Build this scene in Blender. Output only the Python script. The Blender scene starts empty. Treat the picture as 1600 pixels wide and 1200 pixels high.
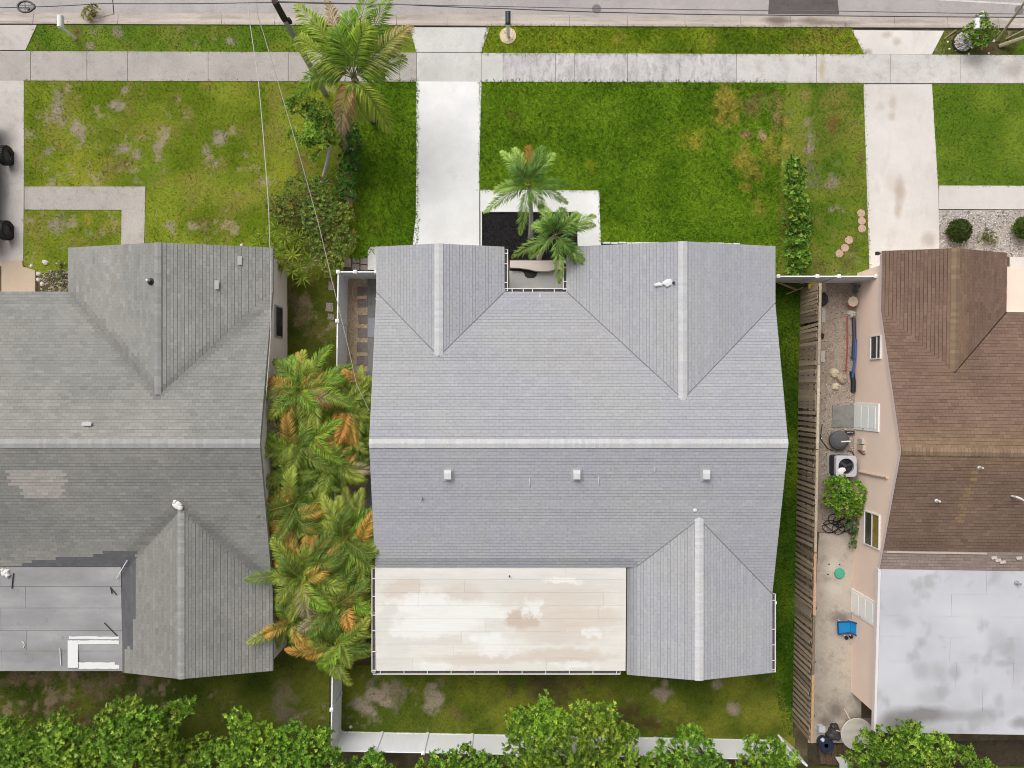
import bpy, math
import numpy as np
from mathutils import Vector, Matrix

# ------------------------------------------------------------------ camera, world, sun, exposure
SC = bpy.context.scene
COL = SC.collection
H = 34.0            # drone height in metres
F = 33.0            # photo pixels per metre on the ground
NX, NY = 800.0, 610.0   # photo pixel straight below the drone

cam_d = bpy.data.cameras.new("camera")
cam = bpy.data.objects.new("camera", cam_d)
COL.objects.link(cam)
cam.location = (0, 0, H)
cam.rotation_euler = (0, 0, 0)
cam_d.sensor_fit = 'HORIZONTAL'
cam_d.angle = 2 * math.atan(800.0 / (F * H))
cam_d.shift_y = (NY - 600.0) / 1600.0
cam_d.clip_start = 0.5
cam_d.clip_end = 2000
SC.camera = cam

SUN_EL, SUN_AZ = math.radians(50), math.radians(-30)     # azimuth from north (+Y), west negative
w = bpy.data.worlds.new("World")
SC.world = w
w.use_nodes = True
nt = w.node_tree
nt.nodes.clear()
sky = nt.nodes.new("ShaderNodeTexSky")
sky.sky_type = 'NISHITA'
sky.sun_disc = False
sky.sun_elevation = SUN_EL
sky.sun_rotation = SUN_AZ
sky.air_density = 1.0
sky.dust_density = 6.0
sky.ozone_density = 1.0
hs = nt.nodes.new("ShaderNodeHueSaturation")          # overcast: the cloud layer takes the blue out of the sky
hs.inputs['Saturation'].default_value = 0.22
bg = nt.nodes.new("ShaderNodeBackground")
bg.inputs['Strength'].default_value = 0.13
wo = nt.nodes.new("ShaderNodeOutputWorld")
nt.links.new(sky.outputs[0], hs.inputs['Color'])
nt.links.new(hs.outputs[0], bg.inputs['Color'])
nt.links.new(bg.outputs[0], wo.inputs['Surface'])

sun_d = bpy.data.lights.new("sun", 'SUN')
sun_d.energy = 1.5
sun_d.angle = math.radians(45)
sun_d.color = (1.0, 0.97, 0.92)
sun = bpy.data.objects.new("sun", sun_d)
COL.objects.link(sun)
sv = Vector((math.cos(SUN_EL) * math.sin(SUN_AZ), math.cos(SUN_EL) * math.cos(SUN_AZ), math.sin(SUN_EL)))
sun.rotation_euler = sv.to_track_quat('Z', 'Y').to_euler()
sun.location = (0, 20, 30)

SC.view_settings.view_transform = 'Standard'
SC.view_settings.look = 'None'
SC.view_settings.exposure = 0.03
SC.view_settings.gamma = 1.0
SC.view_settings.use_curve_mapping = False
SC.cycles.filter_width = 1.0
SC.cycles.use_denoising = True
SC.cycles.denoising_prefilter = 'ACCURATE'
SC.cycles.denoising_input_passes = 'RGB_ALBEDO_NORMAL'
SC.cycles.max_bounces = 6
SC.cycles.diffuse_bounces = 3

# ------------------------------------------------------------------ helpers
rng = np.random.default_rng(7)
LIGHT = 1.25


def lin(c):
    c = np.asarray(c, float) / 255.0
    return np.where(c <= 0.04045, c / 12.92, ((c + 0.055) / 1.055) ** 2.4)


def C(r, g, b, k=1.0):
    """albedo of a surface that reads as this sRGB colour under the open sky"""
    return np.clip(lin((r, g, b)) / LIGHT * k, 0.002, 0.85)


def A(px, py, z=0.0):
    s = (H - z) / H / F
    return np.array(((px - NX) * s, (NY - py) * s, z))


def A2(px, py, z=0.0):
    return A(px, py, z)[:2]


_perm = np.random.default_rng(3).random((256, 256))


def vnoise(x, y):
    xi = np.floor(x).astype(int); yi = np.floor(y).astype(int)
    fx = x - xi; fy = y - yi
    fx = fx * fx * (3 - 2 * fx); fy = fy * fy * (3 - 2 * fy)
    a = _perm[xi % 256, yi % 256]; b = _perm[(xi + 1) % 256, yi % 256]
    c = _perm[xi % 256, (yi + 1) % 256]; d = _perm[(xi + 1) % 256, (yi + 1) % 256]
    return (a * (1 - fx) + b * fx) * (1 - fy) + (c * (1 - fx) + d * fx) * fy


def fbm(x, y, s=1.0, octv=4, off=0.0):
    r = 0; amp = 0.5; x = x / s + off; y = y / s + off * 1.7
    for _ in range(octv):
        r = r + amp * vnoise(x, y); amp *= 0.5; x = x * 2.03 + 11.3; y = y * 2.03 + 5.7
    return r / (1 - 0.5 ** octv)


BASE = {}


class MB:
    """collects faces, then links them as one mesh object"""
    def __init__(self):
        self.v = []; self.f = []; self.c = []; self.n = 0; self.m = []; self.mi = 0

    def add(self, verts, faces, col=(0.5, 0.5, 0.5)):
        verts = np.asarray(verts, float).reshape(-1, 3)
        self.v.append(verts)
        col = np.asarray(col, float)
        if col.ndim == 1:
            col = np.tile(col, (len(verts), 1))
        self.c.append(col)
        if isinstance(faces, np.ndarray):
            self.f.append(('q', faces + self.n)); k = len(faces)
        else:
            self.f.append(('l', [[i + self.n for i in f] for f in faces])); k = len(faces)
        self.m.append(np.full(k, self.mi))
        self.n += len(verts)
        return self

    def quads(self, q, col):
        """q (N,4,3), col (N,3) or (N,4,3)"""
        q = np.asarray(q, float); n = len(q)
        col = np.asarray(col, float)
        if col.ndim == 1: col = np.tile(col, (n, 1))
        if col.ndim == 2: col = np.repeat(col[:, None, :], 4, 1)
        return self.add(q.reshape(-1, 3), np.arange(4 * n).reshape(n, 4), col.reshape(-1, 3))

    def box(self, x0, x1, y0, y1, z0, z1, col=(0.5,) * 3):
        v = [(x, y, z) for z in (z0, z1) for y in (y0, y1) for x in (x0, x1)]
        return self.add(v, [[0, 2, 3, 1], [4, 5, 7, 6], [0, 1, 5, 4], [2, 6, 7, 3], [0, 4, 6, 2], [1, 3, 7, 5]], col)

    def obox(self, c, ux, uy, uz, col=(0.5,) * 3):
        """oriented box: centre and three half-extent vectors"""
        c, ux, uy, uz = map(np.asarray, (c, ux, uy, uz))
        v = [c + a * ux + b * uy + d * uz for d in (-1, 1) for b in (-1, 1) for a in (-1, 1)]
        return self.add(v, [[0, 2, 3, 1], [4, 5, 7, 6], [0, 1, 5, 4], [2, 6, 7, 3], [0, 4, 6, 2], [1, 3, 7, 5]], col)

    def prism(self, pts, z0, z1, col=(0.5,) * 3):
        """vertical prism over an XY outline (z0, z1 may be per point)"""
        n = len(pts)
        a = sum(pts[i][0] * pts[(i + 1) % n][1] - pts[(i + 1) % n][0] * pts[i][1] for i in range(n))
        z0 = [z0] * n if np.isscalar(z0) else list(z0)
        z1 = [z1] * n if np.isscalar(z1) else list(z1)
        pts = [tuple(p[:2]) for p in pts]
        if a < 0:
            pts = pts[::-1]; z0 = z0[::-1]; z1 = z1[::-1]
        v = [(p[0], p[1], z) for p, z in zip(pts, z0)] + [(p[0], p[1], z) for p, z in zip(pts, z1)]
        f = [list(range(n))[::-1], list(range(n, 2 * n))] + [[i, (i + 1) % n, n + (i + 1) % n, n + i] for i in range(n)]
        return self.add(v, f, col)

    def disc(self, x, y, z0, z1, r, n=24, col=(0.5,) * 3, rx=None, jit=0.0):
        t = np.arange(n) * 2 * math.pi / n
        rr = 1 + jit * (rng.random(n) - 0.5)
        return self.prism([(x + (rx or r) * math.cos(a) * k, y + r * math.sin(a) * k) for a, k in zip(t, rr)], z0, z1, col)

    def tube(self, pts, r, n=6, col=(0.5,) * 3):
        pts = np.asarray(pts, float); m = len(pts)
        r = np.full(m, r) if np.isscalar(r) else np.asarray(r, float)
        T = np.gradient(pts, axis=0)
        T /= np.linalg.norm(T, axis=1)[:, None] + 1e-9
        up = np.array((0, 0, 1.0)) if abs(T[:, 2]).mean() < 0.8 else np.array((0, 1.0, 0))
        S = np.cross(T, up); S /= np.linalg.norm(S, axis=1)[:, None] + 1e-9
        U = np.cross(S, T)
        a = np.arange(n) * 2 * math.pi / n
        v = pts[:, None, :] + r[:, None, None] * (np.cos(a)[None, :, None] * S[:, None, :] + np.sin(a)[None, :, None] * U[:, None, :])
        f = [[i * n + j, i * n + (j + 1) % n, (i + 1) * n + (j + 1) % n, (i + 1) * n + j] for i in range(m - 1) for j in range(n)]
        f += [list(range(n))[::-1], list(range((m - 1) * n, m * n))]
        return self.add(v.reshape(-1, 3), f, col)

    def lathe(self, x, y, prof, n=24, col=(0.5,) * 3):
        a = np.arange(n) * 2 * math.pi / n
        v = [(x + r * math.cos(t), y + r * math.sin(t), z) for r, z in prof for t in a]
        m = len(prof)
        f = [[i * n + j, i * n + (j + 1) % n, (i + 1) * n + (j + 1) % n, (i + 1) * n + j] for i in range(m - 1) for j in range(n)]
        f += [list(range(n))[::-1], list(range((m - 1) * n, m * n))]
        return self.add(v, f, col)

    def build(self, name, mats, parent=None, base=None, smooth=False):
        if not self.v:
            return None
        V = np.concatenate(self.v); Cc = np.concatenate(self.c)
        if parent is not None:
            b = BASE[parent.name]
        else:
            b = np.zeros(3) if base is None else np.asarray(base, float)
        V = V - b
        me = bpy.data.meshes.new(name)
        sizes = []; idx = []
        for k, f in self.f:
            if k == 'q':
                sizes.append(np.full(len(f), f.shape[1])); idx.append(f.reshape(-1))
            else:
                sizes.append(np.array([len(x) for x in f])); idx.append(np.array([i for x in f for i in x]))
        sizes = np.concatenate(sizes); idx = np.concatenate(idx)
        me.vertices.add(len(V)); me.vertices.foreach_set('co', V.astype(np.float32).ravel())
        me.loops.add(len(idx)); me.loops.foreach_set('vertex_index', idx.astype(np.int32))
        me.polygons.add(len(sizes))
        me.polygons.foreach_set('loop_start', np.concatenate(([0], np.cumsum(sizes)[:-1])).astype(np.int32))
        if not isinstance(mats, (list, tuple)): mats = [mats]
        for m in mats: me.materials.append(m)
        me.polygons.foreach_set('material_index', np.concatenate(self.m).astype(np.int32))
        me.polygons.foreach_set('use_smooth', np.full(len(sizes), smooth))
        ca = me.color_attributes.new('Col', 'FLOAT_COLOR', 'POINT')
        ca.data.foreach_set('color', np.concatenate([Cc, np.ones((len(Cc), 1))], 1).astype(np.float32).ravel())
        me.update(calc_edges=True)
        o = bpy.data.objects.new(name, me)
        COL.objects.link(o)
        BASE[o.name] = b
        if parent is not None:
            o.parent = parent
        else:
            o.location = b
        return o


def tag(o, label=None, cat=None, group=None, kind=None):
    if label: o['label'] = label
    if cat: o['category'] = cat
    if group: o['group'] = group
    if kind: o['kind'] = kind
    return o


def root(name, loc, label, cat, group=None):
    o = bpy.data.objects.new(name, None)
    o.empty_display_size = 0.3
    COL.objects.link(o)
    o.location = loc
    BASE[o.name] = np.asarray(loc, float)
    return tag(o, label, cat, group)


def share(proto, name, parent, loc, rotz=0.0, rot=None):
    """another piece with the mesh of proto, placed in the parent's space"""
    o = bpy.data.objects.new(name, proto if isinstance(proto, bpy.types.Mesh) else proto.data)
    COL.objects.link(o)
    o.parent = parent
    b = BASE[parent.name] if parent is not None else np.zeros(3)
    o.location = np.asarray(loc, float) - b
    o.rotation_euler = rot if rot is not None else (0, 0, rotz)
    BASE[o.name] = b
    return o


# ------------------------------------------------------------------ materials
def new_mat(name):
    m = bpy.data.materials.new(name); m.use_nodes = True
    n = m.node_tree; n.nodes.clear()
    out = n.nodes.new('ShaderNodeOutputMaterial')
    p = n.nodes.new('ShaderNodeBsdfPrincipled')
    n.links.new(p.outputs[0], out.inputs['Surface'])
    return m, n, p, out


def col4(c): return (float(c[0]), float(c[1]), float(c[2]), 1.0)


def noise(n, scale, detail=5, rough=0.6, stretch=(1, 1, 1), off=(0, 0, 0)):
    g = n.nodes.new('ShaderNodeNewGeometry')
    mp = n.nodes.new('ShaderNodeMapping')
    mp.inputs['Scale'].default_value = stretch
    mp.inputs['Location'].default_value = off
    t = n.nodes.new('ShaderNodeTexNoise')
    t.inputs['Scale'].default_value = scale
    t.inputs['Detail'].default_value = detail
    t.inputs['Roughness'].default_value = rough
    n.links.new(g.outputs['Position'], mp.inputs['Vector'])
    n.links.new(mp.outputs[0], t.inputs['Vector'])
    return t.outputs['Fac']


def ramp(n, fac, stops):
    r = n.nodes.new('ShaderNodeValToRGB')
    el = r.color_ramp.elements
    while len(el) < len(stops): el.new(0.5)
    for e, (p, c) in zip(el, stops):
        e.position = p; e.color = col4(c)
    n.links.new(fac, r.inputs[0])
    return r.outputs[0]


def mix(n, fac, a, b, mode='MIX'):
    m = n.nodes.new('ShaderNodeMix'); m.data_type = 'RGBA'; m.blend_type = mode
    for s, v in ((m.inputs[0], fac), (m.inputs[6], a), (m.inputs[7], b)):
        if isinstance(v, bpy.types.NodeSocket): n.links.new(v, s)
        elif np.isscalar(v): s.default_value = v
        else: s.default_value = col4(v)
    return m.outputs[2]


def bump(n, p, fac, strength=0.3, dist=0.02):
    b = n.nodes.new('ShaderNodeBump')
    b.inputs['Strength'].default_value = strength
    b.inputs['Distance'].default_value = dist
    n.links.new(fac, b.inputs['Height'])
    n.links.new(b.outputs[0], p.inputs['Normal'])


W1, W0 = (1, 1, 1), (0, 0, 0)


def mat_plain(name, c, rough=0.6, var=0.08, scale=6, metal=0.0, spec=0.4):
    m, n, p, o = new_mat(name)
    f = noise(n, scale)
    c = np.asarray(c, float)
    n.links.new(ramp(n, f, [(0.3, c * (1 - var)), (0.7, np.clip(c * (1 + var), 0, 0.9))]), p.inputs['Base Color'])
    p.inputs['Roughness'].default_value = rough
    p.inputs['Metallic'].default_value = metal
    p.inputs['Specular IOR Level'].default_value = spec
    return m


def mat_attr(name, rough=0.7, trans=0.0, spec=0.2, var=0.12, scale=3.0, bmp=0.0, bscale=40):
    """colour comes with each piece (shingle, leaf, blade), broken up by noise"""
    m, n, p, o = new_mat(name)
    a = n.nodes.new('ShaderNodeAttribute'); a.attribute_name = 'Col'
    f = noise(n, scale)
    k = ramp(n, f, [(0.3, (1 - var,) * 3), (0.7, (1 + var,) * 3)])
    c = mix(n, 1.0, a.outputs['Color'], k, 'MULTIPLY')
    n.links.new(c, p.inputs['Base Color'])
    p.inputs['Roughness'].default_value = rough
    p.inputs['Specular IOR Level'].default_value = spec
    if bmp: bump(n, p, noise(n, bscale), bmp)
    if trans:
        t = n.nodes.new('ShaderNodeBsdfTranslucent')
        n.links.new(c, t.inputs['Color'])
        mx = n.nodes.new('ShaderNodeMixShader'); mx.inputs[0].default_value = trans
        n.links.new(p.outputs[0], mx.inputs[1]); n.links.new(t.outputs[0], mx.inputs[2])
        n.links.new(mx.outputs[0], o.inputs['Surface'])
    return m


def mat_concrete(name, c, dark, amt=0.5, scale=0.8, speck=0.25, streak=None):
    """weathered concrete: broad tone drift, dark mildew patches, fine grit"""
    m, n, p, o = new_mat(name)
    c = np.asarray(c, float); dark = np.asarray(dark, float)
    f1 = noise(n, scale * 0.5, 6, 0.65, off=(3, 7, 0))
    base = ramp(n, f1, [(0.35, c * 0.88), (0.65, np.clip(c * 1.07, 0, 0.85))])
    f2 = noise(n, scale * 2.2, 9, 0.72, streak or (1, 1, 1))
    mask = ramp(n, f2, [(0.60 - 0.22 * amt, W0), (0.86 - 0.2 * amt, W1)])
    c2 = mix(n, mask, base, dark)
    f3 = noise(n, 26, 3, 0.7)
    g = ramp(n, f3, [(0.35, (1 - speck,) * 3), (0.6, (1.03,) * 3)])
    c3 = mix(n, 1.0, c2, g, 'MULTIPLY')
    n.links.new(c3, p.inputs['Base Color'])
    p.inputs['Roughness'].default_value = 0.85
    p.inputs['Specular IOR Level'].default_value = 0.25
    bump(n, p, noise(n, 60, 3), 0.2, 0.01)
    return m


def add_spots(m, spots, z=0.0, wob_v=(.36, .36, 0), edge=(.3, 1.0), wsc=2.2):
    """soft-edged stains at fixed places: (px, py, rx m, ry m, colour, strength)"""
    n = m.node_tree; p = next(q for q in n.nodes if q.type == 'BSDF_PRINCIPLED')
    c = p.inputs['Base Color'].links[0].from_socket
    geo = n.nodes.new('ShaderNodeNewGeometry')
    wob = n.nodes.new('ShaderNodeTexNoise'); wob.inputs['Scale'].default_value = wsc; wob.inputs['Detail'].default_value = 9; wob.inputs['Roughness'].default_value = .65
    n.links.new(geo.outputs['Position'], wob.inputs['Vector'])
    wv = n.nodes.new('ShaderNodeVectorMath'); wv.operation = 'MULTIPLY_ADD'
    n.links.new(wob.outputs['Color'], wv.inputs[0]); wv.inputs[1].default_value = wob_v; n.links.new(geo.outputs['Position'], wv.inputs[2])
    for px, py, rx, ry, sc, st in spots:
        ce = A(px, py, z)
        mp = n.nodes.new('ShaderNodeMapping'); mp.vector_type = 'TEXTURE'
        mp.inputs['Location'].default_value = (ce[0] + wob_v[0] / 2, ce[1] + wob_v[1] / 2, z); mp.inputs['Scale'].default_value = (rx, ry, 5)
        n.links.new(wv.outputs[0], mp.inputs['Vector'])
        ln = n.nodes.new('ShaderNodeVectorMath'); ln.operation = 'LENGTH'; n.links.new(mp.outputs[0], ln.inputs[0])
        c = mix(n, ramp(n, ln.outputs['Value'], [(edge[0], (st,) * 3), (edge[1], W0)]), c, sc)
    n.links.new(c, p.inputs['Base Color'])


M = {}
M['leaf'] = mat_attr('leaf', 0.5, 0.28, 0.3, 0.1, 8)
M['grass'] = mat_attr('grass_blades', 0.6, 0.25, 0.15, 0.08, 4)
M['soil'] = mat_attr('lawn_soil', 0.95, 0, 0.1, 0.25, 18, 0.5, 30)
M['shingle'] = mat_attr('asphalt_shingle', 0.92, 0, 0.2, 0.07, 9, 0.3, 120)
M['stone'] = mat_attr('loose_stone', 0.85, 0, 0.2, 0.15, 14)
M['bark'] = mat_attr('bark', 0.9, 0, 0.2, 0.25, 14, 0.5, 30)
M['board'] = mat_attr('weathered_board', 0.9, 0, 0.1, 0.25, 12, 0.3, 50)
M['paint'] = mat_attr('painted_surface', 0.5, 0, 0.35, 0.05, 5)
M['underlay'] = mat_plain('roof_underlay', C(140, 140, 143), 0.95)
M['underlay_w'] = mat_plain('weathered_underlay', C(108, 108, 104), 0.95)
M['underlay_b'] = mat_plain('brown_underlay', C(66, 52, 46), 0.95)
M['vinyl'] = mat_plain('white_vinyl', np.array((.86, .86, .88)), 0.35, 0.02, 2)
M['white'] = mat_plain('white_paint', C(240, 240, 238), 0.45, 0.03, 3)
M['black'] = mat_plain('black_rubber', (0.012, 0.012, 0.013), 0.6, 0.3)
M['dark'] = mat_plain('dark_plastic', (0.03, 0.03, 0.033), 0.5, 0.3)
M['glass'] = mat_plain('window_glass', (0.02, 0.025, 0.035), 0.08, 0.3, 2, 0, 0.6)
M['metal'] = mat_plain('galvanised_metal', (0.45, 0.46, 0.48), 0.35, 0.1, 6, 0.6)
M['blue'] = mat_plain('blue_plastic', C(20, 120, 190), 0.45, 0.05)
M['pink_stucco'] = mat_plain('pink_stucco', np.array((.84, .66, .55)), 0.9, 0.03, 1.2)
M['beige_stucco'] = mat_plain('beige_stucco', C(200, 186, 172), 0.9, 0.06, 1.5)
M['grey_stucco'] = mat_plain('grey_stucco', C(205, 205, 203), 0.9, 0.05, 1.5)
M['mulch'] = mat_plain('black_mulch', (0.012, 0.011, 0.012), 0.95, 0.6, 30)
M['asphalt'] = mat_concrete('asphalt', C(192, 185, 182), C(168, 162, 160), 0.4, 0.5, 0.2)
M['walk_left'] = mat_concrete('old_sidewalk', C(194, 187, 180), C(160, 152, 145), 0.35, 0.9, 0.2)
M['walk_mid'] = mat_concrete('mildewed_sidewalk', C(222, 218, 216), C(160, 152, 154), 0.62, 1.1, 0.3, (1.6, 0.7, 1))
M['walk_right'] = mat_concrete('pale_sidewalk', C(226, 221, 216), C(188, 181, 173), 0.5, 0.8, 0.2)
M['drive_white'] = mat_concrete('white_painted_concrete', C(249, 248, 246), C(228, 226, 223), 0.15, 0.6, 0.04)
M['apron'] = mat_concrete('bleached_concrete', C(224, 222, 218), C(196, 190, 184), 0.35, 0.8, 0.14)
M['drive_right'] = mat_concrete('cream_concrete', C(235, 229, 223), C(210, 200, 190), 0.32, 0.45, 0.07, (1, 0.45, 1))
M['drive_left'] = mat_concrete('aged_concrete', C(214, 207, 200), C(176, 168, 161), 0.4, 0.7, 0.12)
M['kerb'] = mat_concrete('kerb_concrete', C(204, 192, 182), C(150, 136, 128), 0.5, 0.7, 0.15, (0.3, 2, 1))
M['alley'] = mat_concrete('stained_concrete', C(204, 192, 177), C(156, 145, 133), 0.5, 0.7, 0.14)
M['slab_grey'] = mat_concrete('grey_slab', C(150, 148, 144), C(112, 110, 106), 0.5, 1.0, 0.15)
M['paver'] = mat_concrete('paver', C(150, 138, 130), C(110, 100, 92), 0.5, 1.5, 0.2)

BRS = C(190, 172, 152)
add_spots(M['drive_right'], [(1394, 160, .25, .5, BRS, .5), (1375, 168, .3, .3, BRS, .35), (1393, 183, .25, .3, BRS, .5), (1405, 300, .35, .9, BRS, .7), (1402, 330, .25, .5, BRS, .6), (1395, 290, .6, .8, BRS, .3), (1450, 375, .5, .5, C(176, 164, 152), .6), (1385, 55, .35, .25, BRS, .6), (1400, 66, .3, .25, BRS, .6), (1355, 82, .3, .2, C(150, 140, 130), .6)])
add_spots(M['walk_right'], [(1284, 108, .22, .85, C(196, 182, 158), .9), (1581, 110, .8, .5, C(170, 158, 148), .6), (1520, 100, .6, .3, C(180, 168, 158), .5)])
add_spots(M['drive_left'], [(5, 300, .5, 1.2, C(150, 140, 138), .6), (15, 215, .6, .8, C(170, 160, 156), .5), (8, 390, .5, .8, C(160, 150, 146), .5)])
add_spots(M['kerb'], [(1215, 32, .9, .35, C(120, 108, 98), .9), (1270, 34, 1.0, .3, C(132, 118, 106), .8), (1310, 37, 1.5, .15, C(120, 110, 102), .7)])
add_spots(M['alley'], [(1300, 885, .4, .6, C(220, 210, 196), .8), (1302, 920, .5, .5, C(218, 208, 194), .7), (1312, 965, .7, .4, C(126, 116, 110), .8), (1305, 1110, .6, .6, C(120, 110, 100), .8), (1335, 1130, .6, .7, C(110, 100, 92), .7), (1290, 1128, .5, .4, C(110, 100, 92), .7)])

# ------------------------------------------------------------------ ground, road, pavements
m_g, n, p, o = new_mat('bare_ground')
n.links.new(ramp(n, noise(n, 1.6, 8, 0.7), [(0.3, C(70, 66, 34)), (0.5, C(92, 80, 56)), (0.7, C(124, 108, 84))]), p.inputs['Base Color'])
p.inputs['Roughness'].default_value = 0.95
bump(n, p, noise(n, 30, 4), 0.5, 0.03)
g = MB(); g.quads([[(-250, -250, 0), (250, -250, 0), (250, 250, 0), (-250, 250, 0)]], C(100, 90, 60))
tag(g.build('ground', m_g), kind='structure')


def sheet(name, poly_px, z, mat, thick=0.05, kind='structure', parent=None):
    b = MB(); b.prism([A2(x, y) for x, y in poly_px], z - thick, z)
    o = b.build(name, mat, parent)
    if kind and parent is None: tag(o, kind=kind)
    return o


def ky(x): return 38 + 7.0 * x / 1600       # back edge of the kerb in the photo


# road with a darker patch and gutter pan
sheet('road', [(-700, -700), (2300, -700), (2300, ky(2300) - 18), (-700, ky(-700) - 18)], 0.012, M['asphalt'], 0.012)
kb = MB()
xs = np.linspace(-700, 2300, 2)
bed = sheet('kerb', [(-700, ky(-700) - 18.5), (2300, ky(2300) - 18.5), (2300, ky(2300)), (-700, ky(-700))], 0.01, M['slab_grey'], 0.01)
joints = [-160, -31, 53, 185, 347, 430, 520, 620, 700, 800, 890, 980, 1070, 1157, 1235, 1320, 1397, 1480, 1560, 1640, 1760]
for i in range(len(joints) - 1):
    x0, x1 = joints[i] + 0.3, joints[i + 1] - 0.3
    prof = [(-18.5, 0.014), (-9, 0.03), (-6, 0.06), (-3.5, 0.085), (0, 0.085)]
    b = MB()
    for j in range(len(prof) - 1):
        (d0, z0), (d1, z1) = prof[j], prof[j + 1]
        q = [A(x0, ky(x0) + d0), A(x1, ky(x1) + d0), A(x1, ky(x1) + d1), A(x0, ky(x0) + d1)]
        for k, z in enumerate((z0, z0, z1, z1)): q[k][2] = z
        b.quads([q[::-1]], (0.5,) * 3)
    qb = [A(x0, ky(x0)), A(x1, ky(x1)), A(x1, ky(x1)), A(x0, ky(x0))]
    for k, z in enumerate((0, 0, .085, .085)): qb[k][2] = z
    b.quads([qb], (0.5,) * 3)
    for x in (x0, x1):
        q = [A(x, ky(x) + d) for d, z in prof] + [A(x, ky(x)), A(x, ky(x) - 18.5)]
        for k, (d, z) in enumerate(prof): q[k][2] = z
        q[-2][2] = 0; q[-1][2] = 0
        b.add(q, [list(range(len(q)))])
    b.build('kerb_stone', M['kerb'], bed)
M['patch'] = mat_concrete('fresh_asphalt', C(112, 104, 102), C(88, 82, 80), 0.6, 1.2, 0.25)
patch = sheet('asphalt_patch', [(1202, -6), (1308, -5), (1311, 23), (1200, 22)], 0.017, M['patch'], 0.004)
M['line'] = mat_concrete('road_line', C(226, 222, 216), C(180, 176, 170), 0.3, 2, 0.1)
sheet('road_line', [(1370, -7), (1900, 22), (1900, 25.5), (1370, -4.5)], 0.017, M['line'], 0.004)
M['cover'] = mat_plain('iron_cover', C(128, 122, 124), 0.7, 0.2, 20)
for cx, cy, r, lab in ((932, 14, 7, 'round grey utility cover in the road above the middle verge'), (1592, 16, 7, 'round utility cover in the road by the white road line')):
    b = MB(); c = A(cx, cy); b.disc(c[0], c[1], 0.01, 0.024, r / F)
    tag(b.build('utility_cover', M['cover'], base=(c[0], c[1], 0.01)), lab, 'utility cover')

# sidewalk of separate slabs
wk = sheet('sidewalk', [(-700, 79), (2300, 90), (2300, 134), (-700, 126)], 0.02, M['slab_grey'], 0.02)


def wy(x): return 80.5 + 6.5 * min(max(x, 0), 1600) / 1600, 126.5 + 4.5 * min(max(x, 0), 1600) / 1600


segs = [(-300, -90, 'walk_left'), (-90, 49, 'walk_left'), (49, 137, 'walk_left'), (137, 200, 'walk_left'), (200, 326, 'walk_left'), (326, 451, 'walk_left'), (451, 540, 'walk_left'), (540, 625, 'walk_left'), (625, 651, 'walk_left'),
        (651, 752, 'apron'), (752, 786, 'apron'), (786, 868, 'walk_mid'), (868, 897, 'walk_mid'), (897, 980, 'walk_mid'), (980, 1062, 'walk_mid'), (1062, 1150, 'walk_mid'), (1150, 1275, 'walk_right'), (1275, 1390, 'walk_right'), (1390, 1500, 'walk_right'), (1500, 1610, 'walk_right'), (1610, 1750, 'walk_right'), (1750, 1900, 'walk_right')]
for x0, x1, mt in segs:
    b = MB(); e = 0.35
    a0, b0 = wy(x0); a1, b1 = wy(x1)
    b.prism([A2(x0 + e, a0), A2(x1 - e, a1), A2(x1 - e, b1), A2(x0 + e, b0)], 0.0, 0.06 + 0.006 * rng.random())
    b.build('slab', M[mt], wk)

# driveways and paths
dw = sheet('driveway', [(651, 128), (752.5, 128.5), (749, 260), (749, 430), (640, 430), (650, 340), (651, 250)], 0.065, M['drive_white'])
ap = sheet('driveway_apron', [(640, 43.5), (765, 44), (752, 82.5), (651, 82)], 0.062, M['apron'])
fp = sheet('front_path', [(750.5, 297), (936, 298), (939, 388), (939, 400), (903, 400), (901, 331), (750.5, 330.5)], 0.064, M['drive_white'])
pl = sheet('side_slab', [(575, 392), (580, 386), (640, 384), (640, 422), (575, 422)], 0.065, M['apron'])
rd = sheet('neighbour_driveway', [(1348.5, 132.5), (1455, 132.5), (1465, 300), (1467, 430), (1358, 430), (1354, 300)], 0.062, M['drive_right'])
ra = sheet('neighbour_apron', [(1330, 48), (1474, 49), (1455, 86), (1350, 86)], 0.064, M['drive_right'])
rp = sheet('neighbour_path', [(1466, 290.5), (1700, 291), (1700, 328), (1466, 327)], 0.062, M['drive_right'])
rp2 = sheet('neighbour_walk', [(1577, 402), (1700, 402), (1700, 429), (1577, 429)], 0.062, M['drive_right'])
ld = sheet('west_driveway', [(-120, 125.5), (38.5, 126), (38.5, 300), (37.5, 416), (-120, 416)], 0.062, M['drive_left'])
la = sheet('west_apron', [(-120, 40), (59, 40), (41, 79), (-120, 79)], 0.064, M['drive_left'])
lp = sheet('west_path', [(39.5, 292), (228, 292), (226, 400), (190, 400), (191, 328.5), (39.5, 328)], 0.06, M['walk_left'])
M['beige_slab'] = mat_concrete('beige_painted_slab', C(202, 184, 162), C(188, 170, 150), 0.2, 0.5, 0.05)
sheet('porch_slab', [(5, 408), (37, 408), (38, 417), (57, 423), (57, 470), (5, 470)], 0.12, M['beige_slab'], 0.12)
# mulch beds
sheet('mulch_bed', [(753.5, 332), (900.5, 332), (902.5, 405), (753.5, 405)], 0.04, M['mulch'], 0.04)
sheet('mulch_strip', [(940.5, 379.5), (1157, 381.5), (1157, 400), (940.5, 400)], 0.04, M['mulch'], 0.04)

# ------------------------------------------------------------------ lawns: soil sheet + grass blades, both coloured by one albedo field
def inside(P, x, y):
    r = np.zeros(len(x), bool); n = len(P)
    for i in range(n):
        x0, y0 = P[i]; x1, y1 = P[(i + 1) % n]
        c = ((y0 > y) != (y1 > y)) & (x < (x1 - x0) * (y - y0) / (y1 - y0 + 1e-12) + x0)
        r ^= c
    return r


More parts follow.
